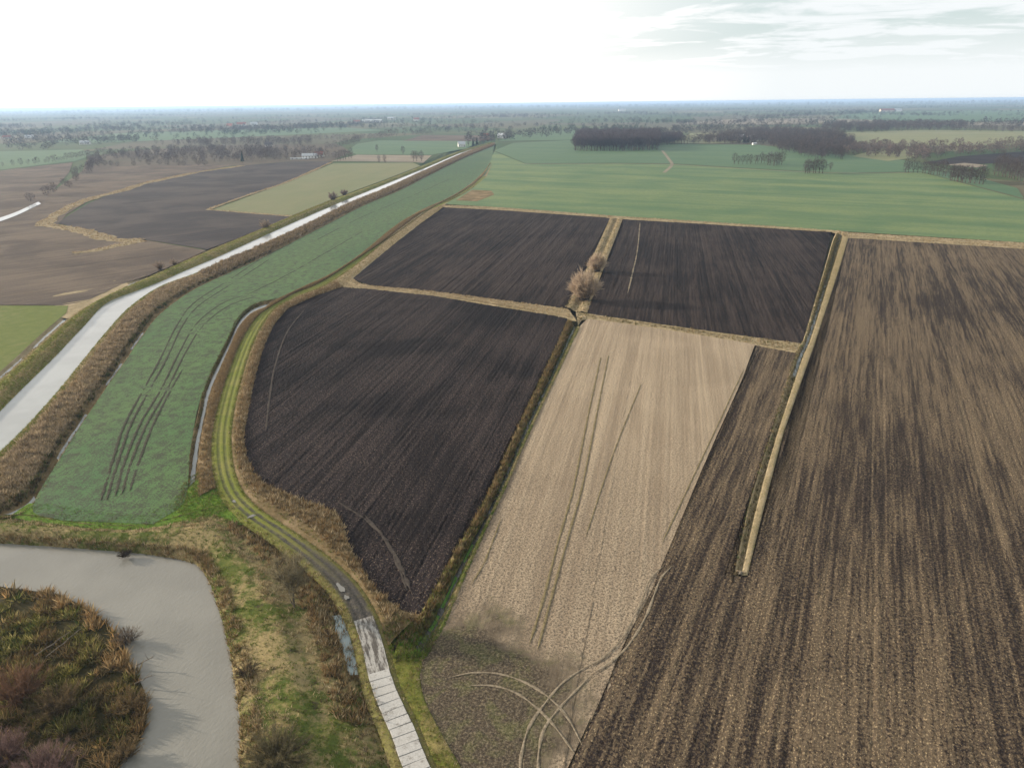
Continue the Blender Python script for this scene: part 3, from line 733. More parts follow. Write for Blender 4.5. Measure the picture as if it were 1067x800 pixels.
# ------------------------------------------------------------------ the ground sheet
def axis(lo, hi, step, far):
    a = list(np.arange(lo, hi + step, step)); s = step; x = a[-1]
    while x < far:
        s *= 1.16; x += s; a.append(x)
    s = step; x = a[0]; b = []
    while x > -far:
        s *= 1.16; x -= s; b.append(x)
    return np.array(b[::-1] + a)
gx = axis(-260, 300, 2.5, 45000); gy = axis(20, 620, 2.5, 45000)
X, Y = np.meshgrid(gx, gy, indexing='ij')
Z = np.full(X.shape, -0.28)
dp = np.vstack(DIPS)
ix = np.searchsorted(gx, dp[:, 0]); iy = np.searchsorted(gy, dp[:, 1])
for ax in (-1, 0):
    for ay in (-1, 0):
        Z[np.clip(ix + ax, 0, len(gx) - 1), np.clip(iy + ay, 0, len(gy) - 1)] = -3.0
V = np.stack([X, Y, Z], -1).reshape(-1, 3)
obj('ground', mesh_np('ground', V, grid_faces(len(gx), len(gy))[:, ::-1]), M['land'], None, 'structure')

# ------------------------------------------------------------------ ruts and marks
def ribbon(name, pts, w, mat, parent, z=0.05, step=1.0, jit=0.0):
    P = GP(pts); n = max(8, int(arclen(P)[-1] / step)); C = resample(P, n)
    tg = np.gradient(C, axis=0); tg /= np.linalg.norm(tg, axis=1, keepdims=True); nn = np.column_stack([tg[:, 1], -tg[:, 0]])
    s = arclen(C)
    ww = w / 2 * (1 + jit * snoise(s, s * 0.2, 4.0))[:, None]
    e = np.minimum(1, np.minimum(np.arange(n), np.arange(n)[::-1]) / 4 + 0.15)[:, None]
    rows_ = [C - nn * ww * e, C - nn * ww * 0.45 * e, C + nn * ww * 0.45 * e, C + nn * ww * e]
    V = np.zeros((n, 4, 3))
    for k, (r, h) in enumerate(zip(rows_, (0.0, 0.025, 0.025, 0.0))):
        V[:, k, :2] = r; V[:, k, 2] = z + h + 0.06 * snoise(r[:, 0], r[:, 1], 40.0)
    o = obj(name, mesh_np(name, V.reshape(-1, 3), grid_faces(n, 4)), mat, parent)
    return o
for pts in ([(105, 522), (118, 478), (130, 442), (150, 405), (168, 372), (185, 338), (203, 315), (240, 291), (275, 268), (305, 253)],
            [(111, 521), (124, 478), (137, 441), (156, 406), (174, 373), (191, 338), (209, 317), (246, 293), (281, 270)],
            [(120, 517), (131, 478), (147, 440), (168, 405), (187, 367), (205, 337), (232, 316), (264, 304), (302, 285), (342, 262), (380, 240)],
            [(127, 515), (138, 478), (154, 440), (174, 406), (193, 368), (212, 339), (238, 319), (268, 308)],
            [(135, 512), (146, 478), (159, 444), (176, 410), (190, 385)],
            [(330, 250), (380, 225), (430, 204), (470, 186)]):
    ribbon('wheel_rut', pts, 0.65, M['croprut'], fG, 0.035, 1.0, 0.25)
for pts in ([(612, 694), (587, 711), (567, 734), (551.5, 757), (544, 782), (542, 800), (545, 830)],
            [(617, 703), (602, 718), (582, 739), (567, 759.5), (561.6, 782), (561, 803), (566, 830)],
            [(468, 706), (493, 701), (521, 702.5), (546.5, 711), (572, 727), (592, 749), (607, 777)],
            [(488, 714), (516, 715), (541, 724), (564, 742), (582, 762), (600, 787)],
            [(691, 590), (677, 604), (668, 627), (650, 662), (630, 684), (610, 696)],
            [(700, 590), (688, 604), (673, 642), (655, 672), (640, 687), (616, 704)]):
    ribbon('wheel_rut', pts, 0.34, M['palerut'], fD, 0.05 if pts[0][1] > 650 else 0.11, 0.7, 0.4)
for pts in ([(634, 370), (622, 430), (607, 505), (594.5, 551), (579, 606), (566.7, 652), (560, 677)],
            [(626, 372), (613, 432), (597, 510), (582, 563), (566.7, 621.5), (551.5, 672)],
            [(668, 400), (640, 470), (610, 560)], [(775, 385), (735, 470), (690, 565)], [(522, 540), (505, 585), (490, 610)]):
    ribbon('wheel_rut', pts, 0.42 if len(pts) > 4 else 0.28, M['tram'], fD, 0.05, 0.8, 0.4)
for pts in ([(745, 237), (738, 250), (722, 272), (655, 320)], ):
    pass
ribbon('plough_mark', [(667, 232), (664, 262), (659, 285), (654, 306)], 0.55, M['palerut'], fC, 0.14, 1.5, 1.3)
ribbon('plough_mark', [(318, 322), (300, 345), (287, 380), (281, 415), (277, 450)], 0.5, M['rut'], fA, 0.1, 1.2, 0.4)
for pts in ([(380, 537), (400, 560), (415, 590), (424, 615)], [(352, 523), (385, 545), (410, 575), (430, 620)]):
    ribbon('wheel_rut', pts, 0.5, M['rut'], fA, 0.13, 0.8, 0.6)

# concrete slabs of the road
def slab_mesh(w, l, h=0.16, b=0.03):
    import bmesh
    bm = bmesh.new(); bmesh.ops.create_cube(bm, size=1)
    bmesh.ops.scale(bm, vec=(w, l, h), verts=bm.verts)
    bmesh.ops.bevel(bm, geom=[e for e in bm.edges], offset=b, segments=1, affect='EDGES')
    me = bpy.data.meshes.new('slab'); bm.to_mesh(me); bm.free(); return me
sl_c, sl_d = slab_mesh(3.0, 1.45, 0.16, 0.035), slab_mesh(3.0, 1.535, 0.16, 0.01)
sl_c.materials.append(M['slab']); sl_d.materials.append(M['dirtyslab'])
s0, s1 = s_at((394, 699)), s_at((381, 650))
s = 0.8
while s < s1 + 1:
    x = np.interp(s, TS, TCs[:, 0]); y = np.interp(s, TS, TCs[:, 1]); i = int(np.interp(s, TS, np.arange(len(TS))))
    me = sl_c if s < s0 + random.uniform(-1, 1) else sl_d
    o = obj('slab', me, None, road)
    o.location = (x + random.uniform(-.06, .06), y, 0.20 + random.uniform(-.012, .012))
    a = math.atan2(tan[i][1], tan[i][0]) - math.pi / 2
    o.rotation_euler = (random.uniform(-.008, .008), random.uniform(-.006, .006), a + random.uniform(-.02, .02))
    s += 1.52
# puddles in the ruts
def blob(name, px, rx, ry, rz, mat, z, parent=None, n=22, kind='structure', h=0.0):
    c = G(px, z)
    a = np.linspace(0, 2 * math.pi, n, endpoint=False)
    r = 1 + 0.18 * np.sin(3 * a + px[0]) + 0.12 * np.sin(5 * a + px[1])
    V = np.zeros((n + 1, 3)); V[:n, 0] = np.cos(a) * rx * r; V[:n, 1] = np.sin(a) * ry * r
    cs, sn = math.cos(rz), math.sin(rz)
    V[:, :2] = V[:, :2] @ np.array([[cs, sn], [-sn, cs]])
    V[:, 0] += c[0]; V[:, 1] += c[1]; V[:, 2] = z
    Fc = np.array([[i, (i + 1) % n, n] for i in range(n)])
    return obj(name, mesh_np(name, V, Fc), mat, parent, kind)
for px, rx, ry in (((355, 612), 0.42, 1.5), ((361, 622), 0.4, 0.6), ((262, 537.5), 0.8, 0.45), ((244, 522), 0.3, 0.6)):
    i = idx(px); blob('puddle', px, rx, ry, math.atan2(tan[i][1], tan[i][0]) - math.pi / 2, M['puddle'], 0.25)

# ------------------------------------------------------------------ vegetation
def tufts(name, P, h, cols, blades=7, w=0.09, spread=0.35, lean=0.45, label=None, cat='grass', mat='veg', down=0.1):
    """many small clumps of blades; P (n,3), h (n,), cols (n,3)"""
    n = len(P)
    if n == 0: return None
    h = np.broadcast_to(h, (n,)).astype(float)
    P3 = np.repeat(P, blades, 0); hh = np.repeat(h, blades) * rng.uniform(0.55, 1.15, n * blades)
    az = rng.uniform(0, 2 * math.pi, n * blades); r = rng.uniform(0, 1, n * blades) ** 0.5 * np.repeat(h, blades) * spread
    base = P3.copy(); base[:, 0] += np.cos(az) * r * 0.5; base[:, 1] += np.sin(az) * r * 0.5; base[:, 2] -= down
    ln = rng.uniform(0.0, 1.0, n * blades) * lean * hh
    wind = 0.12 * hh
    tip = P3.copy(); tip[:, 0] += np.cos(az) * (r + ln) + wind; tip[:, 1] += np.sin(az) * (r + ln) - wind * 0.5; tip[:, 2] += hh * np.sqrt(np.maximum(0.15, 1 - (ln / np.maximum(hh, 1e-6)) ** 2))
    bz = rng.uniform(0, 2 * math.pi, n * blades)
    ww = w * (0.6 + 0.8 * rng.uniform(0, 1, n * blades)) * np.clip(np.repeat(h, blades), 0.4, 1.6)
    sd_ = np.column_stack([np.cos(bz) * ww, np.sin(bz) * ww, np.zeros(n * blades)])
    V = np.empty((n * blades * 3, 3)); V[0::3] = base - sd_; V[1::3] = base + sd_; V[2::3] = tip
    c = np.repeat(cols, blades, 0) * rng.uniform(0.7, 1.3, (n * blades, 1))
    C = np.repeat(c, 3, 0)
    o = obj(name, mesh_np(name, V, np.arange(len(V)).reshape(-1, 3), col=C), M[mat], None, 'stuff')
    tag(o, label, cat)
    return o
def pal(n, *cs, jit=0.15):
    cs = np.array(cs); k = rng.integers(0, len(cs), n)
    return cs[k] * rng.uniform(1 - jit, 1 + jit, (n, 1))
def clump(P, scale, lo=-0.2):
    """keep points in irregular clumps"""
    return snoise(P[:, 0], P[:, 1], scale) + rng.normal(0, 0.35, len(P)) > lo
STRAW = (0.37, 0.295, 0.185); TAN = (0.25, 0.18, 0.095); RUST = (0.20, 0.125, 0.055); DUN = (0.13, 0.10, 0.055); DARK = (0.055, 0.042, 0.025)
LIME = (0.13, 0.16, 0.025); GRASS = (0.07, 0.105, 0.02); OLIVE = (0.095, 0.09, 0.025); MOSS = (0.05, 0.075, 0.018)

# reed dike east of the canal
P, t, s = dikeE.scatter(3.4, 0.22, 0.84, 0.0, 0.62)
k = clump(P, 9, -0.9); P = P[k]; t = t[k]
tufts('dry_reeds', P, rng.uniform(0.5, 1.15, len(P)) * (1 + 0.35 * snoise(P[:, 0], P[:, 1], 5.0)), np.where((t > 0.76)[:, None], pal(len(P), DARK, DUN, MOSS), pal(len(P), (0.33, 0.255, 0.17), STRAW, TAN, (0.29, 0.225, 0.155), (0.21, 0.16, 0.10), (0.38, 0.30, 0.20))), 7, 0.075, 0.5, 0.75, 'shaggy brown reeds matted over the dike east of the canal', 'reeds')
P, t, s = dikeE.scatter(1.2, 0.16, 0.8, 0.5, 1.0)
tufts('dry_reeds', P, rng.uniform(0.9, 1.8, len(P)), pal(len(P), TAN, DUN, (0.26, 0.20, 0.14)), 6, 0.14, 0.5, 0.7, 'brown reeds on the far stretch of the canal dike', 'reeds')
P, t, s = dikeE.scatter(5, 0.04, 0.24, 0.0, 0.55)
tufts('bank_grass', P, rng.uniform(0.25, 0.5, len(P)), pal(len(P), LIME, GRASS, (0.16, 0.165, 0.04)), 6, 0.08, 0.6, 0.7, 'green grass along the eastern edge of the canal')
P, t, s = dikeE.scatter(2.5, 0.95, 1.0, 0.02, 0.6)
tufts('ditch_edge_grass', P, rng.uniform(0.3, 0.6, len(P)), pal(len(P), TAN, OLIVE, STRAW), 6, 0.08, 0.6, 0.7, 'mixed grass fringing the ditch beside the green crop')
# west dike
P, t, s = dikeW.scatter(2.2, -0.06, 0.95, 0.0, 0.75)
col = np.where((np.abs(t - 0.36) < 0.17)[:, None], pal(len(P), LIME, OLIVE, (0.2, 0.18, 0.06)), pal(len(P), STRAW, TAN, (0.33, 0.26, 0.16), STRAW, OLIVE))
tufts('dike_grass', P, rng.uniform(0.2, 0.5, len(P)), col, 6, 0.10, 0.6, 0.7, 'yellow-green grass on the dike west of the canal')
# ditch east of the crop, its reed shoulder
P, t, s = midditch.scatter(5, 0.40, 0.96, 0.0, 0.55)
tufts('dry_reeds', P, rng.uniform(0.4, 0.85, len(P)), pal(len(P), TAN, RUST, DUN, (0.25, 0.19, 0.11)), 7, 0.07, 0.5, 0.6, 'low brown reeds between the pale ditch and the farm track', 'reeds')
P, t, s = midditch.scatter(1.6, 0.0, 0.95, 0.5, 1.0)
tufts('dry_reeds', P, rng.uniform(0.4, 0.8, len(P)), pal(len(P), STRAW, TAN, DUN), 6, 0.11, 0.5, 0.6, 'pale dry grass beside the far end of the farm track', 'reeds')
P, t, s = midditch.scatter(6, 0.0, 0.13, 0.0, 0.6)
tufts('ditch_edge_grass', P, rng.uniform(0.3, 0.7, len(P)), pal(len(P), DARK, DUN, OLIVE, MOSS), 6, 0.08, 0.6, 0.6, 'dark weeds on the crop side of the pale ditch')
# track verges
P, t, s = track.scatter(5, 0.0, 1.0, 0.10, 0.62)
k = (np.abs(np.abs(t - 0.5) - 0.155) > 0.075) & ((s > 0.27) | (np.abs(t - 0.5) > 0.36)) ; P, t, s = P[k], t[k], s[k]
tufts('track_grass', P, rng.uniform(0.12, 0.32, len(P)), pal(len(P), LIME, (0.18, 0.18, 0.03), OLIVE, (0.22, 0.19, 0.06)), 6, 0.09, 0.8, 0.8, 'bright green grass growing along the farm track')
P, t, s = eastverge.scatter(4.5, 0.1, 1.0)
edge = t < 0.28
col = np.where(edge[:, None], pal(len(P), LIME, OLIVE, TAN), pal(len(P), TAN, STRAW, RUST, DUN))
tufts('dry_reeds', P, np.where(edge, 0.35, rng.uniform(0.5, 1.1, len(P))), col, 7, 0.075, 0.5, 0.65, 'brown reeds between the track and the dark ploughed field', 'reeds')
P, t, s = bverge.scatter(1.8)
tufts('verge_grass', P, rng.uniform(0.3, 0.6, len(P)), pal(len(P), STRAW, TAN, OLIVE), 6, 0.10, 0.6, 0.6, 'straw-coloured grass beside the far ploughed field')
for a_, b_ in ((-0.14, 0.16), (0.84, 1.12)):
    P, t, s = track.scatter(7, a_, b_, 0.0, 0.5)
    tufts('verge_grass', P, rng.uniform(0.15, 0.5, len(P)), pal(len(P), OLIVE, TAN, (0.17, 0.16, 0.04), STRAW, DUN, GRASS), 7, 0.07, 0.7, 0.75, 'ragged mixed grass along the %s edge of the farm track' % ('left' if a_ < 0 else 'right'))
# gateway verge
P, t, s = gate.scatter(7)
edge = t > 0.78
col = np.where(edge[:, None], pal(len(P), STRAW, TAN), pal(len(P), LIME, (0.2, 0.19, 0.04), OLIVE, TAN))
tufts('verge_grass', P, rng.uniform(0.15, 0.4, len(P)), col, 7, 0.06, 0.7, 0.7, 'yellow-green grass between the concrete road and stubble')
P = np.column_stack([poly_points(GP([(400, 660), (412, 640), (430, 648), (436, 668), (455, 655), (452, 672), (440, 690), (412, 690)]), 9), ]); P = np.column_stack([P, np.full(len(P), 0.15)])
tufts('nettles', P, rng.uniform(0.3, 0.7, len(P)), pal(len(P), (0.08, 0.17, 0.02), LIME, MOSS, DUN), 8, 0.07, 0.7, 0.8, 'lush green weeds where the ditch meets the road', 'weeds')
# ditch by the pale stubble
P, t, s = additch.scatter(7, 0.0, 0.42)
tufts('dry_reeds', P, rng.uniform(0.5, 1.2, len(P)), pal(len(P), DUN, TAN, DARK, RUST, OLIVE), 7, 0.07, 0.45, 0.6, 'dark brown reeds along the ditch beside the dark field', 'reeds')
P, t, s = additch.scatter(6, 0.7, 1.0)
tufts('ditch_edge_grass', P, rng.uniform(0.2, 0.5, len(P)), pal(len(P), STRAW, TAN, LIME, GRASS), 6, 0.08, 0.6, 0.7, 'pale and green grass on the stubble side of the ditch')
P, t, s = additch.scatter(4, 0.40, 0.75, 0.55, 1.0)
tufts('ditch_weeds', P, rng.uniform(0.3, 0.6, len(P)), pal(len(P), (0.09, 0.19, 0.03), LIME, OLIVE), 6, 0.10, 0.6, 0.7, 'green weeds filling the far part of the ditch', 'weeds')
P, t, s = additch.scatter(2.2, 0.38, 0.72, 0.0, 0.6)
tufts('ditch_weeds', P, rng.uniform(0.3, 0.8, len(P)), pal(len(P), DUN, OLIVE, TAN, (0.08, 0.13, 0.025), DARK), 6, 0.08, 0.6, 0.7, 'sparse brown and green weeds in the near ditch', 'weeds')
P2 = poly_points(GP([(180, 530), (186, 508), (205, 492), (226, 488), (236, 508), (246, 526), (225, 538), (195, 540)]), 8); P = np.column_stack([P2, np.full(len(P2), 0.0)])
tufts('crossing_weeds', P, rng.uniform(0.15, 0.45, len(P)), pal(len(P), (0.10, 0.17, 0.02), LIME, OLIVE, TAN, GRASS), 7, 0.08, 0.7, 0.8, 'green weeds around the end of the pale ditch', 'weeds')
# strips
for lf, lab, dens, cols in ((ab, 'pale dry grass strip between the two western ploughed fields', 1.6, (STRAW, STRAW, TAN)),
                            (bc, 'pale dry grass strip between the two far ploughed fields', 1.6, (STRAW, TAN, STRAW, OLIVE)),
                            (cd, 'dry grass strip at the top of the pale stubble field', 1.8, (STRAW, TAN, DUN, OLIVE)),
                            (top, 'dry grass strip along the foot of the big green field', 0.9, (STRAW, TAN, DUN))):
    P, t, s = lf.scatter(dens)
    tufts('strip_grass', P, rng.uniform(0.3, 0.7, len(P)), pal(len(P), *cols), 6, 0.13, 0.6, 0.6, lab)
P, t, s = ef.scatter(4.5)
left = t < 0.55
col = np.where(left[:, None], pal(len(P), DUN, OLIVE, MOSS, DARK, TAN), pal(len(P), STRAW, STRAW, (0.3, 0.25, 0.12), (0.2, 0.19, 0.05)))
tufts('strip_grass', P, np.where(left, rng.uniform(0.3, 0.7, len(P)), rng.uniform(0.1, 0.22, len(P))), col, 6, 0.09, 0.6, 0.6, 'long ditch strip of pale and green grass inside the brown field')
# river bank
P, t, s = bankR.scatter(7, 0.10, 0.66); s = s * 14 / 13
k = clump(P, 7, -0.6); P, t, s = P[k], t[k], s[k]
tc = np.interp(s, [0, 0.08, 0.16, 0.23, 0.31, 0.38, 0.46, 0.55, 1], [0.66, 0.62, 0.52, 0.42, 0.32, 0.24, 0.24, 0.36, 0.36])
dry = np.abs(t - tc) / 0.17 + 0.45 * snoise(P[:, 0] + 30, P[:, 1], 8.0) + rng.normal(0, 0.35, len(P)) > 1.0
col = np.where(dry[:, None], pal(len(P), STRAW, TAN, (0.40, 0.32, 0.19), DUN), pal(len(P), LIME, GRASS, (0.09, 0.14, 0.022), OLIVE))
tufts('bank_grass', P, np.where(dry, rng.uniform(0.25, 0.65, len(P)), rng.uniform(0.12, 0.35, len(P))), col, 7, 0.07, 0.65, 0.75, 'green and straw grass on the dike beside the river')
P, t, s = bankR.scatter(9, 0.0, 0.14)
k = clump(P, 5, -0.5); P = P[k]
tufts('shore_reeds', P, rng.uniform(0.4, 1.0, len(P)), pal(len(P), STRAW, TAN, RUST, OLIVE, DUN), 7, 0.06, 0.5, 0.7, 'fringe of dry reeds along the river shore', 'reeds')
P, t, s = bankR.scatter(8, 0.66, 0.985); s = s * 14 / 13
wet = (s > 0.16) & (s < 0.52)
h = np.where(wet, rng.uniform(0.4, 1.2, len(P)), rng.uniform(0.25, 0.6, len(P)))
col = np.where(wet[:, None], pal(len(P), RUST, TAN, DUN, (0.28, 0.185, 0.085), DARK, STRAW), np.where((s > 0.52)[:, None] & (t > 0.8)[:, None], pal(len(P), DARK, DARK, (0.10, 0.065, 0.03), DUN), pal(len(P), OLIVE, TAN, DUN, GRASS, STRAW)))
k = clump(P, 4, -0.7)
pc = G((358, 665)); k &= ~((s > 0.235) & (s < 0.345) & (t > 0.85) & (snoise(P[:, 0] * 1.0, P[:, 1], 2.5) + rng.normal(0, 0.3, len(P)) > 0.1))
tufts('ditch_reeds', P[k], h[k], col[k], 7, 0.065, 0.5, 0.65, 'rusty reeds in the wet ditch between dike and track', 'reeds')
# marsh island
MP = np.array(isl_poly)
P2 = poly_points(MP, 9.5); P2 = P2[(P2[:, 0] > G((-140, 800))[0]) | (rng.uniform(0, 1, len(P2)) < 0.25)]; P = np.column_stack([P2, np.full(len(P2), -0.42)])
v = snoise(P[:, 0], P[:, 1], 7.0) + rng.normal(0, 0.25, len(P)); v2 = snoise(P[:, 0] + 90, P[:, 1], 14.0) + rng.normal(0, 0.3, len(P))
dsh = np.min(np.linalg.norm(P2[:, None, :] - S3w[None, ::2, :], axis=2), axis=1)
shore = dsh < 2.0 + 1.6 * snoise(P[:, 0], P[:, 1], 9.0)
col = np.where(shore[:, None], pal(len(P), RUST, (0.30, 0.19, 0.08), TAN, (0.34, 0.25, 0.13), DUN), np.where((v2 > 0.0)[:, None], pal(len(P), OLIVE, (0.20, 0.175, 0.05), (0.27, 0.23, 0.09), MOSS, (0.13, 0.12, 0.035)), pal(len(P), DUN, RUST, (0.22, 0.16, 0.07), OLIVE, (0.10, 0.075, 0.04))))
h = np.where(shore, rng.uniform(0.6, 1.5, len(P)), rng.uniform(0.4, 1.0, len(P)) * (1 + 0.5 * np.clip(v, -1, 1)))
k = (v > -0.4) & ((dsh > 0.5) | (v2 > 0.2))
col = col * np.clip(1 + 0.55 * snoise(P[:, 0] + 11, P[:, 1], 3.2), 0.4, 1.9)[:, None]; h = h * np.clip(1 + 0.4 * snoise(P[:, 0] + 11, P[:, 1], 3.2), 0.6, 1.6)
tufts('marsh_reeds', P[k], h[k], col[k], 8, 0.07, 0.55, 0.85, 'olive and rusty reeds covering the marshy island in the river', 'reeds')
# pale reed lines across the western fields
for pts, w in (([(45, 234), (60, 223), (80, 212.5), (100, 205.5), (125, 199.5), (150, 191.5), (180, 185), (210, 179), (252, 173)], 5.0), ([(45, 234), (81, 239.5), (100, 245), (120, 250), (148, 250.5)], 5.5), ([(76, 264), (100, 261), (125, 255.5), (149, 251)], 4.0), ([(216, 218.5), (260, 222), (304, 225.5)], 1.8), ([(218, 218), (260, 203), (300, 189.5), (346, 169)], 2.0)):
    C = resample(GP(pts), 90); tg = np.gradient(C, axis=0); tg /= np.linalg.norm(tg, axis=1, keepdims=True); nn = np.column_stack([tg[:, 1], -tg[:, 0]])
    w_ = (w * (1 + 0.4 * snoise(np.arange(90.0) * 3, np.arange(90.0), 30.0)))[:, None]
    lf = Loft(C - nn * w_, C + nn * w_, [(0, 0.0), (0.3, 0.25), (0.7, 0.25), (1, 0.0)], world=True, step=4, rough=0.1, dip=False)
    lf.mesh('reed_strip', M['straw'])
    P, t, s = lf.scatter(0.6)
    tufts('dry_reeds', P, rng.uniform(0.4, 0.8, len(P)), pal(len(P), STRAW, (0.33, 0.26, 0.17), TAN), 6, 0.2, 0.6, 0.6, 'pale reed line winding across the western fields', 'reeds')
P, t, s = lush.scatter(7, 0.0, 1.0)
near = t < 0.35
tufts('crossing_grass', P, rng.uniform(0.12, 0.3, len(P)), np.where((near & (s > 0.42))[:, None], pal(len(P), DARK, OLIVE, DUN, MOSS), pal(len(P), (0.10, 0.18, 0.02), LIME, GRASS)), 6, 0.08, 0.7, 0.8, 'vivid green grass where crop and track meet')
# ---- woody plants
def tube(pts, radii, sides):
    pts = np.asarray(pts, float); n = len(pts)
    tg = np.gradient(pts, axis=0); tg /= np.maximum(np.linalg.norm(tg, axis=1, keepdims=True), 1e-6)
    ref = np.where(np.abs(tg[:, 2:3]) > 0.9, np.array([[1.0, 0, 0]]), np.array([[0, 0, 1.0]]))
    a = np.cross(tg, ref); a /= np.maximum(np.linalg.norm(a, axis=1, keepdims=True), 1e-6); b = np.cross(tg, a)
    ang = np.linspace(0, 2 * math.pi, sides, endpoint=False)
    V = pts[:, None, :] + (np.cos(ang)[None, :, None] * a[:, None, :] + np.sin(ang)[None, :, None] * b[:, None, :]) * np.asarray(radii)[:, None, None]
    Fs = []
    for i in range(n - 1):
        for j in range(sides):
            k = (j + 1) % sides
            Fs.append((i * sides + j, i * sides + k, (i + 1) * sides + k, (i + 1) * sides + j))
    return V.reshape(-1, 3), np.array(Fs)
class Acc:
    def __init__(s): s.V = []; s.F = []; s.C = []; s.k = 0
    def add(s, V, Fc, c=None):
        s.V.append(V); s.F.append(np.asarray(Fc) + s.k); s.k += len(V)
        s.C.append(np.broadcast_to(np.asarray(c if c is not None else (1, 1, 1), float), (len(V), 3)))
    def mesh(s, name, mat, smooth=False):
        me = mesh_np(name, np.vstack(s.V), np.vstack(s.F), col=np.vstack(s.C), smooth=smooth); me.materials.append(mat); return me
def twig_quads(A, B, w, rg):
    n = len(A); d = B - A
    r = rg.normal(size=(n, 3)); sdv = np.cross(d, r); sdv /= np.maximum(np.linalg.norm(sdv, axis=1, keepdims=True), 1e-6)
    V = np.empty((n * 3, 3)); V[0::3] = A - sdv * w; V[1::3] = A + sdv * w; V[2::3] = B
    return V, np.arange(n * 3).reshape(-1, 3)
def tree_meshes(name, seed, H, rx, cb=0.25, limbs=12, subs=5, twigs=12, tw=0.03, tlen=0.14, tr=None, cols=((0.13, 0.10, 0.085),), lean=0.0, multi=1, low=False):
    """bare winter tree -> (trunk mesh, limb mesh, twig mesh)"""
    rg = np.random.default_rng(seed)
    tr = tr or H * 0.018
    T = Acc(); Lb = Acc(); Tw = Acc(); tws = []
    cz = H * (cb + 1) / 2; rz = H * (1 - cb) / 2
    stems = []
    for q in range(multi):
        a = rg.uniform(0, 6.28); off = 0.0 if multi == 1 else rx * rg.uniform(0.15, 0.45)
        n = 5 if low else 8
        z = np.linspace(-0.3, H * (0.86 if multi == 1 else rg.uniform(0.6, 0.85)), n); f = z / H
        x = np.cos(a) * off * np.clip(f, 0, 1) + lean * H * f + rg.normal(0, H * 0.008, n); y = np.sin(a) * off * np.clip(f, 0, 1) + rg.normal(0, H * 0.008, n)
        x[:2] *= 0.3; y[:2] *= 0.3
        r = tr * (1 - 0.9 * np.clip(f / 0.88, 0, 1)) * (1.25 if q == 0 else 0.8)
        r[0] *= 1.4
        pts = np.column_stack([x, y, z]); stems.append(pts)
        V, Fc = tube(pts, r, 4 if low else 7); T.add(V, Fc, (1, 1, 1))
    for i in range(limbs):
        st = stems[i % multi]
        f0 = rg.uniform(cb * 0.75 if multi == 1 else cb, 0.8)
        zf = np.interp(f0 * H, st[:, 2], np.arange(len(st)))
        k = int(zf); k2 = min(k + 1, len(st) - 1); p0 = st[k] + (st[k2] - st[k]) * (zf - k)
        az = i * 2.4 + rg.uniform(-.5, .5)
        el = rg.uniform(0.15, 0.9) + 0.4 * (f0 - cb)
        tgt = np.array([rx * math.cos(az) * math.cos(el * 0.9), rx * math.sin(az) * math.cos(el * 0.9), cz + rz * math.sin(el * 1.4 - 0.45)]) * np.array([1, 1, 1.0])
        tgt = tgt * rg.uniform(0.85, 1.05); tgt[2] = max(tgt[2], p0[2] + 0.05 * H)
        n = 4 if low else 6
        f = np.linspace(0, 1, n)[:, None]
        mid = p0 * (1 - f) + tgt * f; mid[:, 2] += np.sin(f[:, 0] * math.pi) * -0.02 * H; mid += rg.normal(0, 0.012 * H, mid.shape) * f * (1 - f) * 3
        r = tr * 0.42 * (1 - 0.88 * f[:, 0])
        V, Fc = tube(mid, r, 3 if low else 4); Lb.add(V, Fc)
        for j in range(subs):
            g = rg.uniform(0.3, 1.0); q0 = mid[int(g * (n - 1))]
            dr = (q0 - np.array([0, 0, H * 0.35])); dr /= max(np.linalg.norm(dr), 1e-6)
            dr = dr + rg.normal(0, 0.5, 3) + np.array([0, 0, 0.35]); dr /= np.linalg.norm(dr)
            q1 = q0 + dr * rx * rg.uniform(0.25, 0.6)
            e = ((q1 - np.array([0, 0, cz])) / np.array([rx, rx, rz])); en = np.linalg.norm(e)
            if en > 1.05: q1 = np.array([0, 0, cz]) + (q1 - np.array([0, 0, cz])) / en * 1.05
            if not low:
                V, Fc = tube(np.array([q0, (q0 + q1) / 2 + rg.normal(0, 0.008 * H, 3), q1]), tr * np.array([0.14, 0.1, 0.04]), 3); Lb.add(V, Fc)
            ff = rg.uniform(0.1, 1.0, twigs)[:, None]
            A = q0 * (1 - ff) + q1 * ff
            dd = dr[None, :] * 0.6 + rg.normal(0, 0.6, (twigs, 3)) + np.array([[0, 0, 0.3]])
            dd /= np.linalg.norm(dd, axis=1, keepdims=True)
            tws.append((A, A + dd * H * tlen * rg.uniform(0.5, 1.2, (twigs, 1))))
    A = np.vstack([a for a, b in tws]); B = np.vstack([b for a, b in tws])
    V, Fc = twig_quads(A, B, tw, rg)
    cs = np.array(cols)[rg.integers(0, len(cols), len(A))] * rg.uniform(0.75, 1.25, (len(A), 1))
    Tw.add(V, Fc, np.repeat(cs, 3, 0))
    return T.mesh(name + '_trunk', M['bark'], True), Lb.mesh(name + '_limbs', M['bark']), Tw.mesh(name + '_crown', M['twig'])
def plant(name, meshes, loc, sc=1.0, rz=0.0, label=None, cat='tree', group=None, parts=('trunk', 'branches', 'crown')):
    e = empty(name, loc, rz); e.scale = (sc, sc, sc)
    for me, pn in zip(meshes, parts):
        if me is not None: obj(pn, me, None, e)
    return tag(e, label, cat, group)
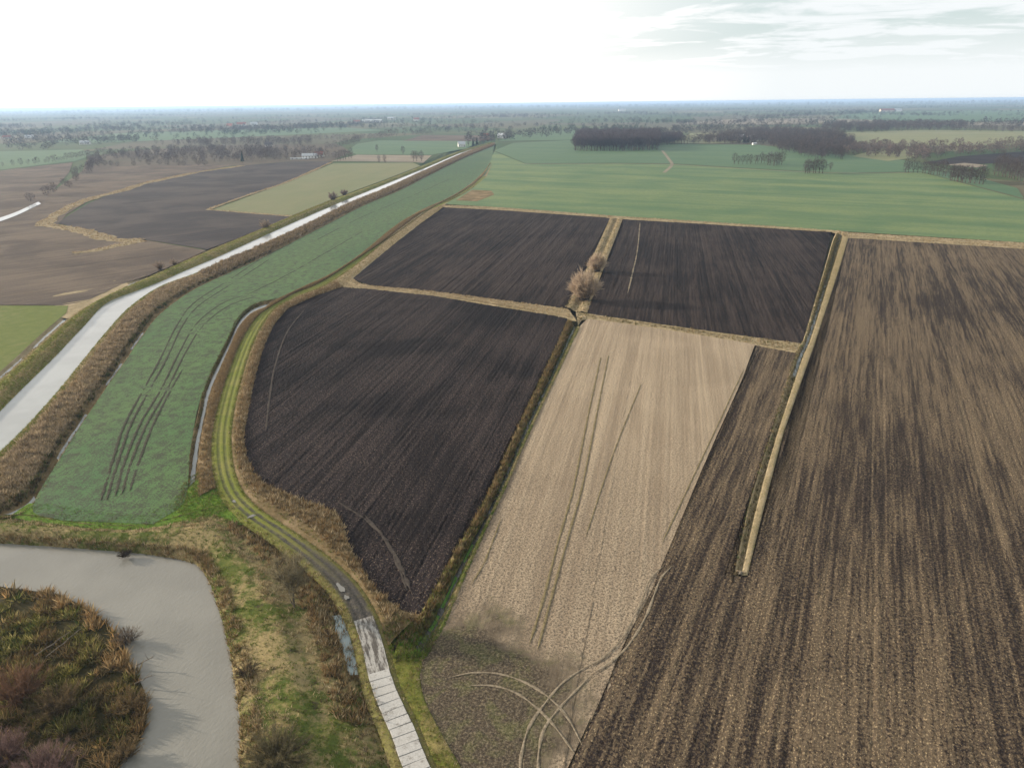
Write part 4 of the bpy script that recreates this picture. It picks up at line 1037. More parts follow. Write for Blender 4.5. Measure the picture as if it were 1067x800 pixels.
def shrub_meshes(seed, H, rx, stems, twigs, cols, w=0.02, droop=0.0):
    rg = np.random.default_rng(seed); S = Acc(); Tw = Acc(); As = []; Bs = []
    for i in range(stems):
        az = rg.uniform(0, 6.28); out = rx * rg.uniform(0.05, 1) ** 0.6; h = H * rg.uniform(0.65, 1.05) * (1 - 0.45 * (out / rx) ** 2)
        f = np.linspace(0, 1, 5)
        r0 = rg.uniform(0, rx * 0.35); a0 = az + rg.normal(0, 0.4)
        x = r0 * np.cos(a0) + np.cos(az) * (out - r0 * 0.6) * f ** 1.3; y = r0 * np.sin(a0) + np.sin(az) * (out - r0 * 0.6) * f ** 1.3
        z = h * (f - droop * f ** 3 * (out / rx)) - 0.1
        pts = np.column_stack([x, y, z]) + rg.normal(0, 0.03 * H, (5, 3)) * f[:, None]
        V, Fc = tube(pts, w * 1.6 * (1 - 0.75 * f), 3); S.add(V, Fc)
        g = rg.uniform(0.25, 1, twigs); k = np.minimum((g * 4).astype(int), 3); q = (g * 4 - k)[:, None]
        A = pts[k] * (1 - q) + pts[k + 1] * q
        d = (pts[k + 1] - pts[k]); d /= np.linalg.norm(d, axis=1, keepdims=True); d = d + rg.normal(0, 0.45, d.shape); d /= np.linalg.norm(d, axis=1, keepdims=True)
        As.append(A); Bs.append(A + d * H * rg.uniform(0.1, 0.28, (twigs, 1)))
    A = np.vstack(As); B = np.vstack(Bs); V, Fc = twig_quads(A, B, w, rg)
    cs = np.array(cols)[rg.integers(0, len(cols), len(A))] * rg.uniform(0.7, 1.3, (len(A), 1))
    Tw.add(V, Fc, np.repeat(cs, 3, 0))
    return S.mesh('stems', M['bark']), Tw.mesh('twigs', M['twig'])

# near trees and shrubs
def ground_pt(px, h=0.0):
    g = G(px, h); return (g[0], g[1], h)
m = tree_meshes('bank_tree', 11, 10.0, 3.0, 0.2, 26, 9, 18, 0.026, 0.13, 0.15, ((0.25, 0.215, 0.135), (0.20, 0.175, 0.105), (0.15, 0.125, 0.08)), -0.02, 3)
plant('bare_tree', m, ground_pt((307, 634), 0.0), 1, 0.4, 'slender bare olive-brown tree standing between the river dike and track')
PALE = ((0.42, 0.33, 0.24), (0.36, 0.28, 0.20), (0.46, 0.36, 0.26))
def willow(px, seed, H, rx, stems, twigs, label):
    st, tw = shrub_meshes(seed, H, rx, stems, twigs, PALE, 0.07, 0.15)
    e = empty('willow', ground_pt(px, 0.1)); obj('stems', st, None, e); obj('twigs', tw, None, e)
    ac = Acc(); V, Fc = tube([(0, 0, -.3), (0.1, 0, 1.2), (0, 0.1, 3.0)], [0.5, 0.4, 0.25], 8); ac.add(V, Fc); obj('trunk', ac.mesh('willow_trunk', M['bark'], True), None, e)
    return tag(e, label, 'tree')
willow((609, 312.5), 21, 12.5, 6.0, 200, 40, 'large pale bushy willow where the grass strips between ploughed fields cross')
willow((622, 283), 22, 9.0, 4.6, 120, 40, 'smaller pale willow behind the large one on the grass strip')
def shrub(px, H, rx, stems, twigs, cols, label, seed, h=0.0, w=0.02, droop=0.0):
    st, tw = shrub_meshes(seed, H, rx, stems, twigs, cols, w, droop)
    e = empty('shrub', ground_pt(px, h)); obj('stems', st, None, e); obj('twigs', tw, None, e)
    return tag(e, label, 'shrub')
PINK = ((0.15, 0.095, 0.085), (0.12, 0.078, 0.07), (0.18, 0.12, 0.105))
BRN = ((0.13, 0.095, 0.05), (0.16, 0.11, 0.055), (0.10, 0.075, 0.04)); OLV = ((0.12, 0.105, 0.055), (0.15, 0.125, 0.07), (0.09, 0.08, 0.045)); RED = ((0.15, 0.085, 0.05), (0.12, 0.07, 0.045))
shrub((48, 815), 4.2, 4.2, 130, 60, PINK, 'purplish pink twiggy shrub in the bottom left corner of the marsh', 31, -0.4)
shrub((5, 790), 3.6, 3.2, 100, 50, PINK, 'dull purple shrub at the left edge beside the pink one', 32, -0.4)
shrub((20, 728), 4.5, 4.0, 120, 50, RED, 'tall reddish brown shrub on the marsh above the purple shrubs', 33, -0.4)
shrub((62, 740), 3.6, 3.4, 110, 45, BRN, 'brown twiggy shrub in the middle of the marsh', 34, -0.4)
shrub((288, 795), 3.4, 4.6, 170, 60, OLV, 'big olive-brown bare shrub on the river bank at the bottom edge', 35, 0.2)
shrub((262, 830), 2.8, 3.6, 120, 50, OLV, 'olive-brown shrub at the water, below the big bank shrub', 36, -0.2)
shrub((134, 668), 2.4, 2.0, 60, 34, ((0.14, 0.11, 0.085), (0.11, 0.085, 0.06)), 'bare grey-brown willow bush leaning over the river from the marsh', 37, -0.6)
shrub((137, 738), 2.6, 2.4, 80, 45, ((0.17, 0.12, 0.06), (0.13, 0.095, 0.05)), 'tan bush on the marsh shore near the lower fallen logs', 38, -0.5)
shrub((131, 788), 2.2, 2.2, 70, 45, ((0.14, 0.10, 0.055), (0.18, 0.13, 0.065)), 'low tan bush at the lowest marsh shore', 39, -0.5)
shrub((131, 579), 1.3, 1.3, 70, 30, ((0.03, 0.022, 0.015), (0.045, 0.035, 0.022)), 'dark twigs standing in for the dark pit on the grassy bank at the river edge', 40, -0.3)  # dark twig clump added in place of an eroded pit in the bank
shrub((258, 702), 1.6, 2.0, 70, 35, ((0.10, 0.075, 0.045), (0.06, 0.045, 0.03)), 'dark brown low shrub on the right shore of the river', 41, 0.1)
shrub((167, 281), 4.5, 3.0, 50, 20, ((0.20, 0.155, 0.12),), 'round bare shrub beside the ditch west of the canal', 42, 0.2, 0.05)
shrub((182, 276), 3.5, 2.4, 40, 20, ((0.24, 0.185, 0.14),), 'pale bare shrub right of the round one west of the canal', 43, 0.2, 0.05)
shrub((347, 209), 8, 4, 50, 22, ((0.17, 0.125, 0.11),), 'purplish bush on the west canal dike by the pale green pasture', 44, 0.2, 0.09)
shrub((359, 204), 6, 3.5, 50, 22, ((0.17, 0.125, 0.11),), 'smaller purplish bush on the dike beside the pasture', 45, 0.2, 0.09)
shrub((276, 238), 6, 4, 50, 20, ((0.26, 0.20, 0.14),), 'tan bush on the dike by the corner of the dark west field', 46, 0.2, 0.07)

# fallen logs in the marsh
def log(px0, px1, r, label, h0=-0.2, h1=0.7):
    a = np.array(ground_pt(px0, h0)); b = np.array(ground_pt(px1, h1))
    f = np.linspace(0, 1, 7)[:, None]; pts = a * (1 - f) + b * f; pts += rng.normal(0, 0.06, pts.shape) * np.sin(f * math.pi)
    e = empty('fallen_log', tuple(a))
    V, Fc = tube(pts - a, r * (1 - 0.55 * f[:, 0]), 7); ac = Acc(); ac.add(V, Fc); obj('stem', ac.mesh('log_stem', M['wood'], True), None, e)
    for q in range(4):
        ac = Acc()
        p = pts[2 + q] - a; d = rng.normal(0, 0.5, 3) + np.array([0, 0, 0.5])
        V, Fc = tube(np.array([p, p + d * 0.6, p + d * 1.1]), [r * 0.4, r * 0.25, r * 0.08], 4); ac.add(V, Fc)
        obj('branch', ac.mesh('log_branch', M['wood']), None, e)
    return tag(e, label, 'log', 'fallen logs in the marsh')
log((36, 683), (74, 657), 0.11, 'long grey fallen trunk lying across the upper marsh')
log((48, 684), (84, 655), 0.09, 'thinner grey fallen trunk just right of the long one')
log((142, 693), (160, 684), 0.10, 'short dark log poking into the river, upper of two')
log((140, 712), (158, 703), 0.09, 'short dark log poking into the river, lower of two')

# drain opening at the near end of the long strip, and one at the crossing
def drain(px, rz, label, h=0.12, r=0.3):
    e = empty('drain_pipe', ground_pt(px, 0), rz)
    a = np.linspace(0, 2 * math.pi, 20, endpoint=False)
    V = []; Fc = []
    for rr, y in ((r, -0.9), (r, 0.0), (r * 0.8, 0.0), (r * 0.8, -0.85)):
        V += [(math.cos(q) * rr, y * -1, math.sin(q) * rr + h) for q in a]
    for k in range(3):
        for j in range(20):
            Fc.append((k * 20 + j, k * 20 + (j + 1) % 20, (k + 1) * 20 + (j + 1) % 20, (k + 1) * 20 + j))
    obj('pipe', mesh_np('pipe', V, Fc, smooth=True), M['pipe'], e)
    me = slab_mesh(1.5, 0.3, 0.55, 0.06); me.materials.append(M['earth'])
    o = obj('headwall', me, None, e); o.location = (0, 1.0, 0.1)
    return tag(e, label, 'drain')
drain((771, 600), math.atan2(-D_EAST[0], D_EAST[1]), 'concrete drain opening at the near tip of the long grass strip')

# ------------------------------------------------------------------ distant trees
GREY = ((0.072, 0.058, 0.054), (0.058, 0.048, 0.046), (0.085, 0.068, 0.062))
def cloud(name, seed, H, rx, cb, n, w, tl, cols, limbs=8, multi=1):
    """tree with real trunk and limbs and a loose twig crown"""
    tm, lm, _ = tree_meshes(name, seed, H, rx * 0.8, cb, limbs, 2, 2, w, tl, H * 0.018, cols, 0, multi, True)
    V, Fc, C = mass_tree(seed + 7, H, rx, cb, n, w, tl, cols, False)
    a = Acc(); a.add(V, Fc, C); return tm, lm, a.mesh(name + '_crown', M['twig'])
def mass_tree(seed, H, rx, cb, n, w, tl, cols, trunk=True):
    """light tree for woods: a trunk of three faces and a cloud of twigs"""
    rg = np.random.default_rng(seed)
    cz = H * (1 + cb) / 2; rz = H * (1 - cb) / 2
    d = rg.normal(size=(n, 3)); d /= np.linalg.norm(d, axis=1, keepdims=True); r = rg.uniform(0.25, 1, (n, 1)) ** 0.5
    A = d * r * np.array([rx, rx, rz]) + np.array([0, 0, cz])
    dd = d * 0.7 + rg.normal(0, 0.5, (n, 3)) + np.array([0, 0, 0.5]); dd /= np.linalg.norm(dd, axis=1, keepdims=True)
    V, Fc = twig_quads(A, A + dd * H * tl * rg.uniform(0.6, 1.3, (n, 1)), w, rg)
    C = np.repeat(np.array(cols)[rg.integers(0, len(cols), n)] * rg.uniform(0.7, 1.3, (n, 1)), 3, 0)
    if trunk:
        w0 = H * 0.014; tv = np.array([(-w0, 0, -.3), (w0, 0, -.3), (0, 0, H * .8), (0, -w0, -.3), (0, w0, -.3), (0, 0, H * .8)])
        Fc = np.vstack([Fc, np.array([[0, 1, 2], [3, 4, 5]]) + len(V)]); V = np.vstack([V, tv]); C = np.vstack([C, np.tile((0.07, 0.058, 0.05), (6, 1))])
    return V, Fc, C
ROW = [cloud('row_tree', 100 + i, 15, rx, cb, 260, 0.13, 0.15, GREY, 9, mu) for i, (rx, cb, mu) in enumerate(((3.6, .16, 1), (3.2, .1, 2), (4.0, .2, 1), (2.8, .14, 1)))]
TALL = [cloud('forest_tree', 120 + i, 22, 4.6, 0.26, 300, 0.2, 0.12, ((0.07, 0.055, 0.058), (0.055, 0.045, 0.048)), 8) for i in range(4)]
BUSH = [cloud('field_bush', 140 + i, 7, 3.4, 0.02, 220, 0.12, 0.2, GREY, 8, 3) for i in range(3)]
def conifer(seed):
    rg = np.random.default_rng(seed); n = 700
    f = rg.uniform(0, 1, n) ** 0.7; az = rg.uniform(0, 6.28, n); z = 2 + f * 13.5; r = (1 - f) * 3.3 + 0.15
    A = np.column_stack([np.cos(az) * r * 0.15, np.sin(az) * r * 0.15, z + 0.3]); B = np.column_stack([np.cos(az) * r, np.sin(az) * r, z - 0.5])
    V, Fc = twig_quads(A, B, 0.3, rg); c = np.array((0.022, 0.04, 0.024)) * rg.uniform(0.6, 1.4, (n, 1))
    a = Acc(); a.add(V, Fc, np.repeat(c, 3, 0)); t = Acc(); Vt, Ft = tube([(0, 0, -.3), (0, 0, 6), (0, 0, 15.5)], [0.3, 0.2, 0.03], 6); t.add(Vt, Ft)
    return t.mesh('conifer_trunk', M['bark']), None, a.mesh('conifer_needles', M['twig'])
CON = [conifer(160), conifer(161)]
def on_line(pts, n, jit=0.6):
    P = resample(GP(pts), max(n, 2) * 4); k = np.linspace(0, len(P) - 1, n) + rng.uniform(-jit, jit, n) * 2
    return P[np.clip(k.astype(int), 0, len(P) - 1)]
ORD = ['first', 'second', 'third', 'fourth', 'fifth', 'sixth', 'seventh', 'eighth', 'ninth', 'tenth', 'eleventh', 'twelfth', 'thirteenth', 'fourteenth', 'fifteenth', 'sixteenth', 'seventeenth', 'eighteenth', 'nineteenth', 'twentieth', '21st', '22nd', '23rd', '24th', '25th', '26th', '27th', '28th', '29th', '30th', '31st', '32nd', '33rd', '34th', '35th', '36th', '37th', '38th', '39th', '40th', '41st', '42nd']
def trees(pts, n, protos, hmin, hmax, base, label, group, name='bare_tree', cat='tree', jy=0.0):
    Q = on_line(pts, n) + rng.normal(0, 1, (n, 2)) * np.array([jy, jy * 2])
    Q = Q[np.argsort(Q[:, 0] / Q[:, 1])]
    for i_, q in enumerate(Q):
        h = rng.uniform(hmin, hmax)
        lb = label if n == 1 else label + ', ' + (ORD[i_] if i_ < len(ORD) else '%dth' % (i_ + 1)) + ' from left'
        plant(name, protos[int(rng.integers(len(protos)))], (q[0], q[1], 0), h / base, rng.uniform(0, 6.28), lb, cat, group)
# forest block: the front trees one by one
trees([(597, 157), (640, 157.3), (684, 156)], 42, TALL, 20, 24, 22, 'tall bare tree in the front row of the square wood', 'front row of the square wood', jy=2)
trees([(686, 152), (700, 150.8), (716, 150.5)], 14, TALL, 15, 19, 22, 'bare tree along the lower wing right of the square wood', 'trees of the lower wing')
trees([(839, 181), (850, 180.5), (857, 180.8)], 7, ROW, 13, 17, 15, 'bare tree in the small clump on the far green field', 'clump on the far green field')
trees([(765, 171), (780, 171), (797, 170)], 9, ROW, 10, 14, 15, 'bare tree in the loose group left of the small clump', 'loose group on the green field')
trees([(800, 172), (806, 173), (815, 171.5)], 6, ROW, 14, 17, 15, 'bare tree in the denser group between loose group and clump', 'denser group on the green field')
trees([(865, 178), (866, 178)], 1, ROW, 9, 10, 15, 'small lone bare tree right of the clump on the green field', None)
trees([(876, 166), (878, 166)], 2, ROW, 13, 15, 15, 'broad bare tree at the edge of the pasture', 'trees at the pasture edge')
trees([(936, 164), (937, 164)], 1, ROW, 9, 10, 15, 'lone bare tree in the pale pasture at right', None)
trees([(943, 180), (955, 180), (972, 182), (985, 184)], 13, ROW, 12, 16, 15, 'bare tree in the diagonal row at the right of the green field', 'diagonal row at right')
trees([(990, 188), (1010, 191), (1024, 192)], 13, ROW, 13, 18, 15, 'bare tree in the lower end of the diagonal row at right', 'lower end of the row at right')
trees([(1036, 182), (1050, 185), (1067, 190), (1085, 194)], 14, ROW, 14, 19, 15, 'bare tree of the dense copse at the right edge', 'copse at the right edge')
trees([(1040, 177), (1055, 179), (1080, 183)], 12, ROW, 14, 19, 15, 'bare tree at the back of the copse at the right edge', 'back of the copse at right')
trees([(393, 158.5), (405, 157)], 1, ROW, 12, 13, 15, 'lone bare tree in the green field left of the canal', None)
trees([(420, 161), (421, 161)], 1, ROW, 13, 14, 15, 'lone bare tree on the green field edge near the canal', None)
trees([(431, 168), (440, 168)], 3, ROW, 12, 15, 15, 'bare tree by the fallow strip next to the canal', 'trees by the fallow strip')
trees([(395, 170), (402, 170)], 2, ROW, 10, 12, 15, 'bare tree above the pale green pasture', 'trees above the pasture')
trees([(352, 168), (366, 165)], 6, ROW, 12, 16, 15, 'bare tree at the upper corner of the pale pasture', 'trees at the pasture corner')
trees([(488, 152), (500, 150.5), (515, 148)], 8, ROW, 12, 16, 15, 'bare tree at the far end of the canal', 'trees at the canal end')
trees([(493, 153), (497, 152)], 2, CON, 14, 16, 15, 'dark conifer beside the white house at the canal end', 'conifers at the canal end', 'conifer')
trees([(334, 163), (335, 163)], 1, CON, 11, 12, 15, 'dark conifer beside the long white farm building', None, 'conifer')
trees([(253, 170), (254, 170)], 1, CON, 15, 16, 15, 'dark conifer in the wooded belt at left', None, 'conifer')
trees([(83, 150), (88, 150)], 2, ROW, 16, 19, 15, 'tall tree by the small white farm at far left', 'trees by the far left farm')
trees([(34, 210), (46, 205), (55, 200), (76, 192), (78, 180)], 9, BUSH, 6, 9, 7, 'grey bush beside the pale side canal at left', 'bushes by the side canal', 'bare_bush', 'bush', 2)
trees([(105, 172), (130, 173), (160, 172), (200, 173), (215, 172)], 12, BUSH, 5, 9, 7, 'bush at the upper edge of the western stubble', 'bushes at the stubble edge', 'bare_bush', 'bush', 2)
trees([(775, 150), (779, 150)], 3, CON, 13, 17, 15, 'dark conifer beside the long pale farm roof at right', 'conifers by the right farm', 'conifer')

# woods and belts that read as a mass
class Mass:
    def __init__(s): s.a = []
    def add(s, P, hs, protos, base):
        for q, h in zip(P, hs):
            s.a.append((q, h / base, protos[int(rng.integers(len(protos)))]))
    def build(s, name, label, mat='twig'):
        Vs = []; Fs = []; Cs = []; k = 0; cache = {}
        for q, sc_, (V, Fc, C) in s.a:
            a = rng.uniform(0, 6.28); c, sn = math.cos(a), math.sin(a)
            W_ = V * sc_; X_ = np.empty_like(W_); X_[:, 0] = W_[:, 0] * c - W_[:, 1] * sn + q[0]; X_[:, 1] = W_[:, 0] * sn + W_[:, 1] * c + q[1]; X_[:, 2] = W_[:, 2]
            Vs.append(X_); Fs.append(Fc + k); k += len(V); Cs.append(C * rng.uniform(0.75, 1.25))
        o = obj(name, mesh_np(name, np.vstack(Vs), np.vstack(Fs), col=np.vstack(Cs)), M[mat], None, 'stuff')
        return tag(o, label, 'trees')
MT = [mass_tree(200 + i, 22, 5.0, 0.3, 150, 0.32, 0.14, ((0.072, 0.056, 0.058), (0.06, 0.048, 0.05))) for i in range(4)]
MR = [mass_tree(210 + i, 15, 4.5, 0.15, 110, 0.30, 0.16, GREY) for i in range(4)]
MB = [mass_tree(220 + i, 15, 4.5, 0.12, 90, 0.42, 0.16, ((0.13, 0.10, 0.088), (0.10, 0.08, 0.072))) for i in range(3)]
MF = [mass_tree(230 + i, 15, 6.5, 0.05, 42, 0.85, 0.22, ((0.05, 0.045, 0.04), (0.038, 0.04, 0.034), (0.062, 0.052, 0.045)), False) for i in range(4)]
ME = [mass_tree(240 + i, 15, 5.5, 0.05, 60, 0.7, 0.2, ((0.035, 0.05, 0.032), (0.03, 0.042, 0.03)), False) for i in range(3)]
def fillpoly(px, spacing):
    P = poly_points(GP(px), 1.0 / spacing ** 2); return P
m = Mass(); P = fillpoly([(598, 156.4), (684, 155.3), (687, 150.5), (714, 149.8), (708, 145.5), (604, 144.8)], 8.5)
hs = np.where(P[:, 0] > G((686, 150))[0] * P[:, 1] / G((686, 150))[1], rng.uniform(14, 18, len(P)), rng.uniform(19, 24, len(P)))
m.add(P, hs, MT, 22); m.build('woodland', 'dense interior of the square bare wood on the green field')
m = Mass()
m.add(fillpoly([(716, 150.5), (800, 150.5), (812, 158), (850, 166), (868, 167), (884, 160), (888, 150), (870, 141), (800, 138), (770, 141), (730, 147)], 11), rng.uniform(10, 18, 4000), MR, 15)
m.build('woodland', 'wide grey-brown wood behind the right part of the green field')
m = Mass()
m.add(fillpoly([(858, 161), (900, 163), (960, 168), (1000, 164), (1067, 160), (1067, 155), (960, 158), (900, 156)], 15), rng.uniform(10, 15, 4000), MB, 15)
m.add(fillpoly([(880, 156), (960, 158), (1067, 155), (1200, 150), (1200, 146), (960, 152), (880, 151)], 22), rng.uniform(9, 14, 4000), MB, 15)
m.build('woodland', 'pale birch thicket behind the pasture and dark field at right')
m = Mass()
m.add(fillpoly([(850, 139), (870, 131.5), (950, 130), (1010, 132), (1000, 136), (900, 138)], 22), rng.uniform(14, 20, 4000), MR, 15)
m.add(fillpoly([(990, 137.5), (1067, 138), (1200, 138), (1200, 135), (1000, 134.5)], 26), rng.uniform(9, 14, 4000), MR, 15)
m.build('woodland', 'dark wood belt across the right middle distance')
m = Mass()
m.add(fillpoly([(92, 166), (130, 171), (220, 170.5), (262, 168.5), (350, 166), (330, 158), (262, 156), (160, 158)], 17), rng.uniform(8, 14, 4000), MR, 15)
m.add(fillpoly([(85, 182), (92, 166), (110, 168), (92, 186)], 13), rng.uniform(7, 11, 4000), MR, 15)
m.add(fillpoly([(262, 168), (330, 166), (325, 162), (262, 160)], 24), rng.uniform(9, 16, 4000), MR, 15)
m.add(np.vstack([on_line([(-60, 176), (30, 172), (75, 166), (110, 159)], 40)]), rng.uniform(6, 11, 60), MR, 15)
m.build('woodland', 'grey bushes and trees of the wooded belt at left')
m = Mass()
m.add(fillpoly([(160, 151), (200, 149), (262, 147.5), (300, 148), (340, 148), (310, 152.5), (200, 154)], 22), rng.uniform(10, 16, 4000), MR, 15)
m.add(on_line([(310, 147), (350, 146), (390, 145.5)], 26), rng.uniform(9, 15, 60), MR, 15)
m.add(on_line([(340, 157), (362, 152), (375, 148)], 22), rng.uniform(8, 15, 60), MR, 15)
m.add(on_line([(392, 146), (410, 143), (422, 142.5)], 10), rng.uniform(14, 22, 60), MR, 15)
m.add(on_line([(430, 141), (450, 140.5)], 10), rng.uniform(9, 14, 60), MR, 15)
m.build('woodland', 'rows of grey trees left of the canal end')
# villages' and farmland trees farther out
m = Mass()
def belt(px, n, h0, h1, protos=MF, jit=40):
    P = on_line(px, n); P = P + rng.normal(0, jit, P.shape) * np.array([1, 1.5]); m.add(P, rng.uniform(h0, h1, n), protos, 15)
belt([(150, 140), (250, 135.5), (300, 135)], 120, 8, 14)
belt([(262, 134), (330, 132), (390, 129)], 150, 8, 16)
belt([(320, 133.5), (380, 132)], 40, 10, 16, ME)
belt([(440, 134), (500, 132.5), (560, 131)], 60, 8, 13)
belt([(500, 147), (530, 143), (545, 140)], 60, 10, 18)
belt([(590, 141), (640, 137), (700, 139)], 60, 9, 14)
belt([(560, 141), (575, 138)], 12, 10, 15)
belt([(600, 127.5), (680, 127), (740, 130), (800, 126)], 140, 9, 16)
belt([(690, 138), (730, 135), (790, 133), (870, 131)], 120, 9, 16)
belt([(790, 124), (830, 121), (890, 119)], 120, 9, 16)
belt([(820, 120.5), (880, 119), (910, 117.5)], 60, 10, 16, ME)
belt([(0, 140), (60, 137), (120, 134)], 60, 8, 14)
belt([(-60, 153), (20, 150.5), (50, 152), (90, 150)], 60, 6, 13)
belt([(95, 148), (110, 148.5), (125, 148)], 26, 9, 15)
belt([(30, 153), (60, 155)], 14, 7, 12)
for k in range(150):
    y = 107.5 + 4.5 + 30 * rng.uniform(0, 1) ** 1.7; x = rng.uniform(-150, 1180); L = rng.uniform(20, 120)
    sl = rng.uniform(-0.02, 0.012); y -= (x - 533) * 0.0108
    belt([(x, y), (x + L / 2, y + sl * L / 2 + rng.uniform(-.2, .2)), (x + L, y + sl * L)], int(rng.uniform(20, 60)), 7, 15, MF if rng.uniform() < 0.8 else ME, 60)
m.build('distant_trees', 'hedges, groves and tree belts spread over the hazy distance')
m = Mass()
for y0, n in ((113.2, 420), (112.0, 420), (111.0, 420)):
    x = rng.uniform(-200, 1250, n)
    P = np.array([G((a, y0 - (a - 533) * 0.0108 + rng.uniform(-.25, .25))) for a in x])
    m.add(P, rng.uniform(15, 45, n), MF, 15)
m.build('horizon_woods', 'long dark woods lying along the hazy horizon')

# ------------------------------------------------------------------ distant farms
def house(px, w, d, wall_h, roof_h, wm, rm, rz, label, nwin=3, cat='house', name='farmhouse', chimney=True):
    g = G(px); e = empty(name, (g[0], g[1], 0), rz)
    x, y = w / 2, d / 2
    V = [(-x, -y, -.5), (x, -y, -.5), (x, y, -.5), (-x, y, -.5), (-x, -y, wall_h), (x, -y, wall_h), (x, y, wall_h), (-x, y, wall_h), (-x, 0, wall_h + roof_h), (x, 0, wall_h + roof_h)]
    Fc = [(0, 1, 5, 4), (2, 3, 7, 6), (1, 2, 6, 9, 5), (3, 0, 4, 8, 7)]
    me = bpy.data.meshes.new('wall'); me.from_pydata(V, [], Fc); obj('wall', me, M[wm], e)
    o_ = 0.5; k = roof_h / y; t = 0.25
    def slope(sg):
        a = [(-x - o_, sg * (y + o_), wall_h - o_ * k), (x + o_, sg * (y + o_), wall_h - o_ * k), (x + o_, 0, wall_h + roof_h), (-x - o_, 0, wall_h + roof_h)]
        return [(p[0], p[1], p[2] + 0.02) for p in a] + [(p[0], p[1], p[2] + t) for p in a]
    V = slope(-1) + slope(1); Fc = []
    for b in (0, 8):
        Fc += [(b, b + 1, b + 2, b + 3), (b + 4, b + 5, b + 6, b + 7), (b, b + 1, b + 5, b + 4), (b + 1, b + 2, b + 6, b + 5), (b + 3, b, b + 4, b + 7)]
    me = bpy.data.meshes.new('roof'); me.from_pydata(V, [], Fc); rf = obj('roof', me, M[rm], e)
    if chimney:
        me = slab_mesh(0.8, 0.8, 2.0, 0.03); me.materials.append(M['redroof']); c = obj('chimney', me, None, rf); c.location = (w * 0.2, 0.4, wall_h + roof_h)
    wme = slab_mesh(1.3, 0.12, 1.4, 0.02); wme.materials.append(M['glass'])
    for i in range(nwin):
        for sg in (-1, 1):
            o = obj('window', wme, None, e); o.location = (-x + w * (i + 0.5) / nwin, sg * (y + 0.03), min(wall_h * 0.6, 1.9))
    dme = slab_mesh(1.2, 0.12, 2.2, 0.02); dme.materials.append(M['wood']); o = obj('door', dme, None, e); o.location = (w * 0.5 - 1.2 - w * 0.02, -y - 0.05, 1.0)
    return tag(e, label, cat)
house((481, 153), 13, 9, 5, 4.5, 'white', 'greyroof', 0.2, 'white house by the conifers at the far end of the canal')
house((523, 144), 18, 11, 6, 4.5, 'white', 'greyroof', -0.3, 'larger white house right of the canal end')
house((507, 143), 13, 9, 4, 4.5, 'cream', 'redroof', 0.2, 'small red-roofed house between the two white ones at the canal end')
house((323, 165), 22, 9, 4, 3, 'white', 'greyroof', 0.1, 'long low white farm building in the left wooded belt', 5, chimney=False)
house((333, 163.5), 13, 9, 4, 4, 'cream', 'redroof', -0.2, 'cream farmhouse right of the long white farm building')
house((312, 166), 26, 4, 1.4, 0.6, 'white', 'greyroof', 0.05, 'very low white shed left of the long farm building', 4, 'shed', 'shed', False)
house((89, 150.5), 20, 10, 4, 4, 'white', 'greyroof', 0.1, 'white farm under the tall trees at far left', 4)
house((31, 144), 22, 10, 4, 4, 'white', 'greyroof', 0.0, 'bright roofed farmhouse at the far left edge', 4)
house((8, 144.5), 20, 10, 4, 4, 'cream', 'redroof', 0.2, 'cream farmhouse at the leftmost edge of the far fields', 4)
house((280, 153), 14, 9, 4, 5, 'white', 'darkroof', 0.3, 'small white gabled house among the left tree rows')
house((252, 132), 34, 14, 8, 8, 'white', 'redroof', 0.1, 'red-roofed white house in the far left village', 4)
house((265, 132), 26, 14, 7, 9, 'white', 'greyroof', 0.4, 'bright white gable in the far left village', 4)
house((240, 133), 24, 14, 6, 8, 'cream', 'redroof', -0.3, 'cream house at the left end of the far left village', 4)
house((388, 127.5), 90, 24, 8, 4, 'white', 'greyroof', 0.1, 'very long white shed in the far middle village', 8, 'shed', 'shed', False)
house((408, 125), 40, 20, 8, 6, 'cream', 'greyroof', 0.0, 'pale shed right of the long white one', 5, 'shed', 'shed', False)
house((372, 128.5), 30, 14, 6, 7, 'cream', 'redroof', 0.2, 'red-roofed house left of the long white shed', 4)
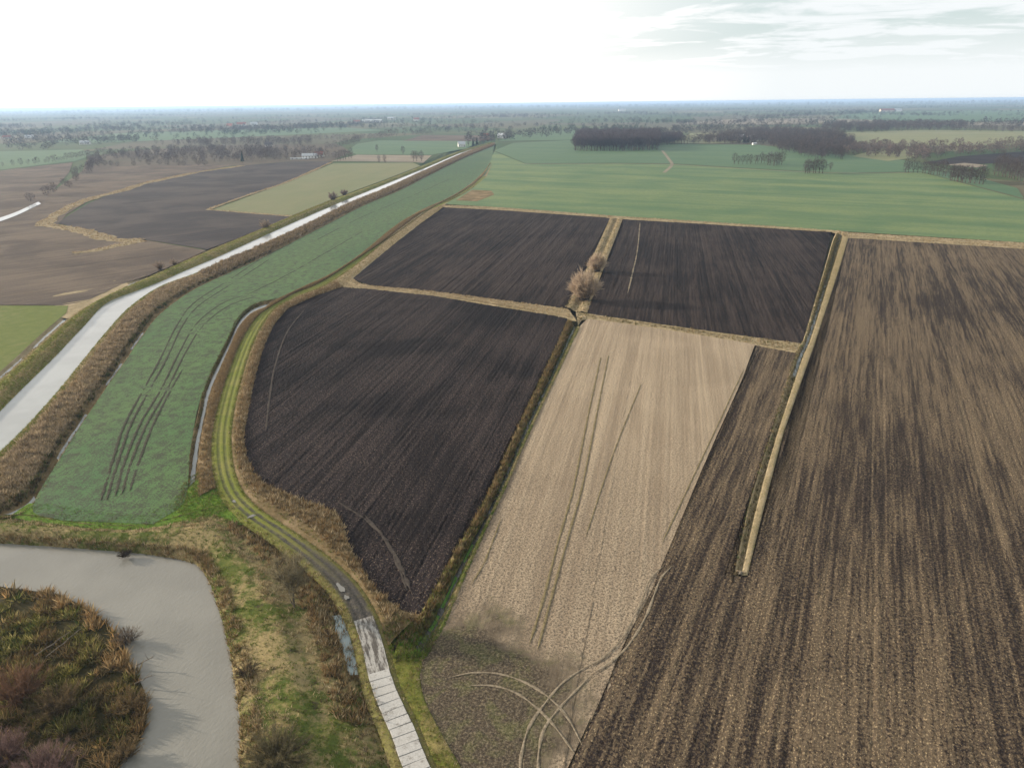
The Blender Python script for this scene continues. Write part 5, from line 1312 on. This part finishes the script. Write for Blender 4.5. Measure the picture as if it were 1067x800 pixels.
house((434, 126), 26, 14, 6, 8, 'white', 'redroof', 0.2, 'white village house at the right end of the far middle village', 4)
house((768, 146), 30, 12, 6, 4, 'cream', 'greyroof', 0.05, 'long pale roofed farm building in the wood at right', 6, 'barn', 'barn', False)
house((783, 146), 18, 12, 6, 4, 'cream', 'greyroof', 0.05, 'short pale roofed farm building right of the long one', 4, 'barn', 'barn', False)
house((749, 146.5), 14, 9, 4, 3, 'white', 'greyroof', 0.1, 'small pale outbuilding left of the long farm roof', 3, 'barn', 'barn', False)
house((786, 151), 7, 5, 2.5, 1.2, 'white', 'greyroof', 0.1, 'tiny white hut at the green field edge before the wood', 2, 'hut', 'hut', False)
house((924, 117), 90, 24, 10, 10, 'cream', 'redroof', 0.1, 'red-roofed farm far off in the right green field', 6)
house((934, 116.4), 60, 24, 10, 8, 'white', 'greyroof', 0.1, 'white shed right of the far red-roofed farm', 5, 'shed', 'shed', False)
house((648, 116), 60, 24, 10, 8, 'white', 'greyroof', 0.1, 'tiny white building far above the square wood', 5, 'shed', 'shed', False)

# ------------------------------------------------------------------ haze
hz = slab_mesh(2, 2, 2, 0.0) if False else None
hx = 43000
V = [(sx * hx, sy * hx, z) for z in (-4.2, 78.0) for sx, sy in ((-1, -1), (1, -1), (1, 1), (-1, 1))]
me = bpy.data.meshes.new('haze'); me.from_pydata(V, [], [(3, 2, 1, 0), (4, 5, 6, 7), (0, 1, 5, 4), (1, 2, 6, 5), (2, 3, 7, 6), (3, 0, 4, 7)])
hm = bpy.data.materials.new('haze_air'); hm.use_nodes = True; t_ = hm.node_tree; t_.nodes.clear()
ho = t_.nodes.new('ShaderNodeOutputMaterial'); pv = t_.nodes.new('ShaderNodeVolumePrincipled')
pv.inputs['Color'].default_value = (0.49, 0.68, 0.96, 1)
pv.inputs['Density'].default_value = 0.00008
pv.inputs['Anisotropy'].default_value = 0.2
t_.links.new(pv.outputs[0], ho.inputs['Volume'])
hzo = obj('haze', me, hm, None, 'stuff')
tag(hzo, 'pale blue-grey haze over the distant land', 'haze')
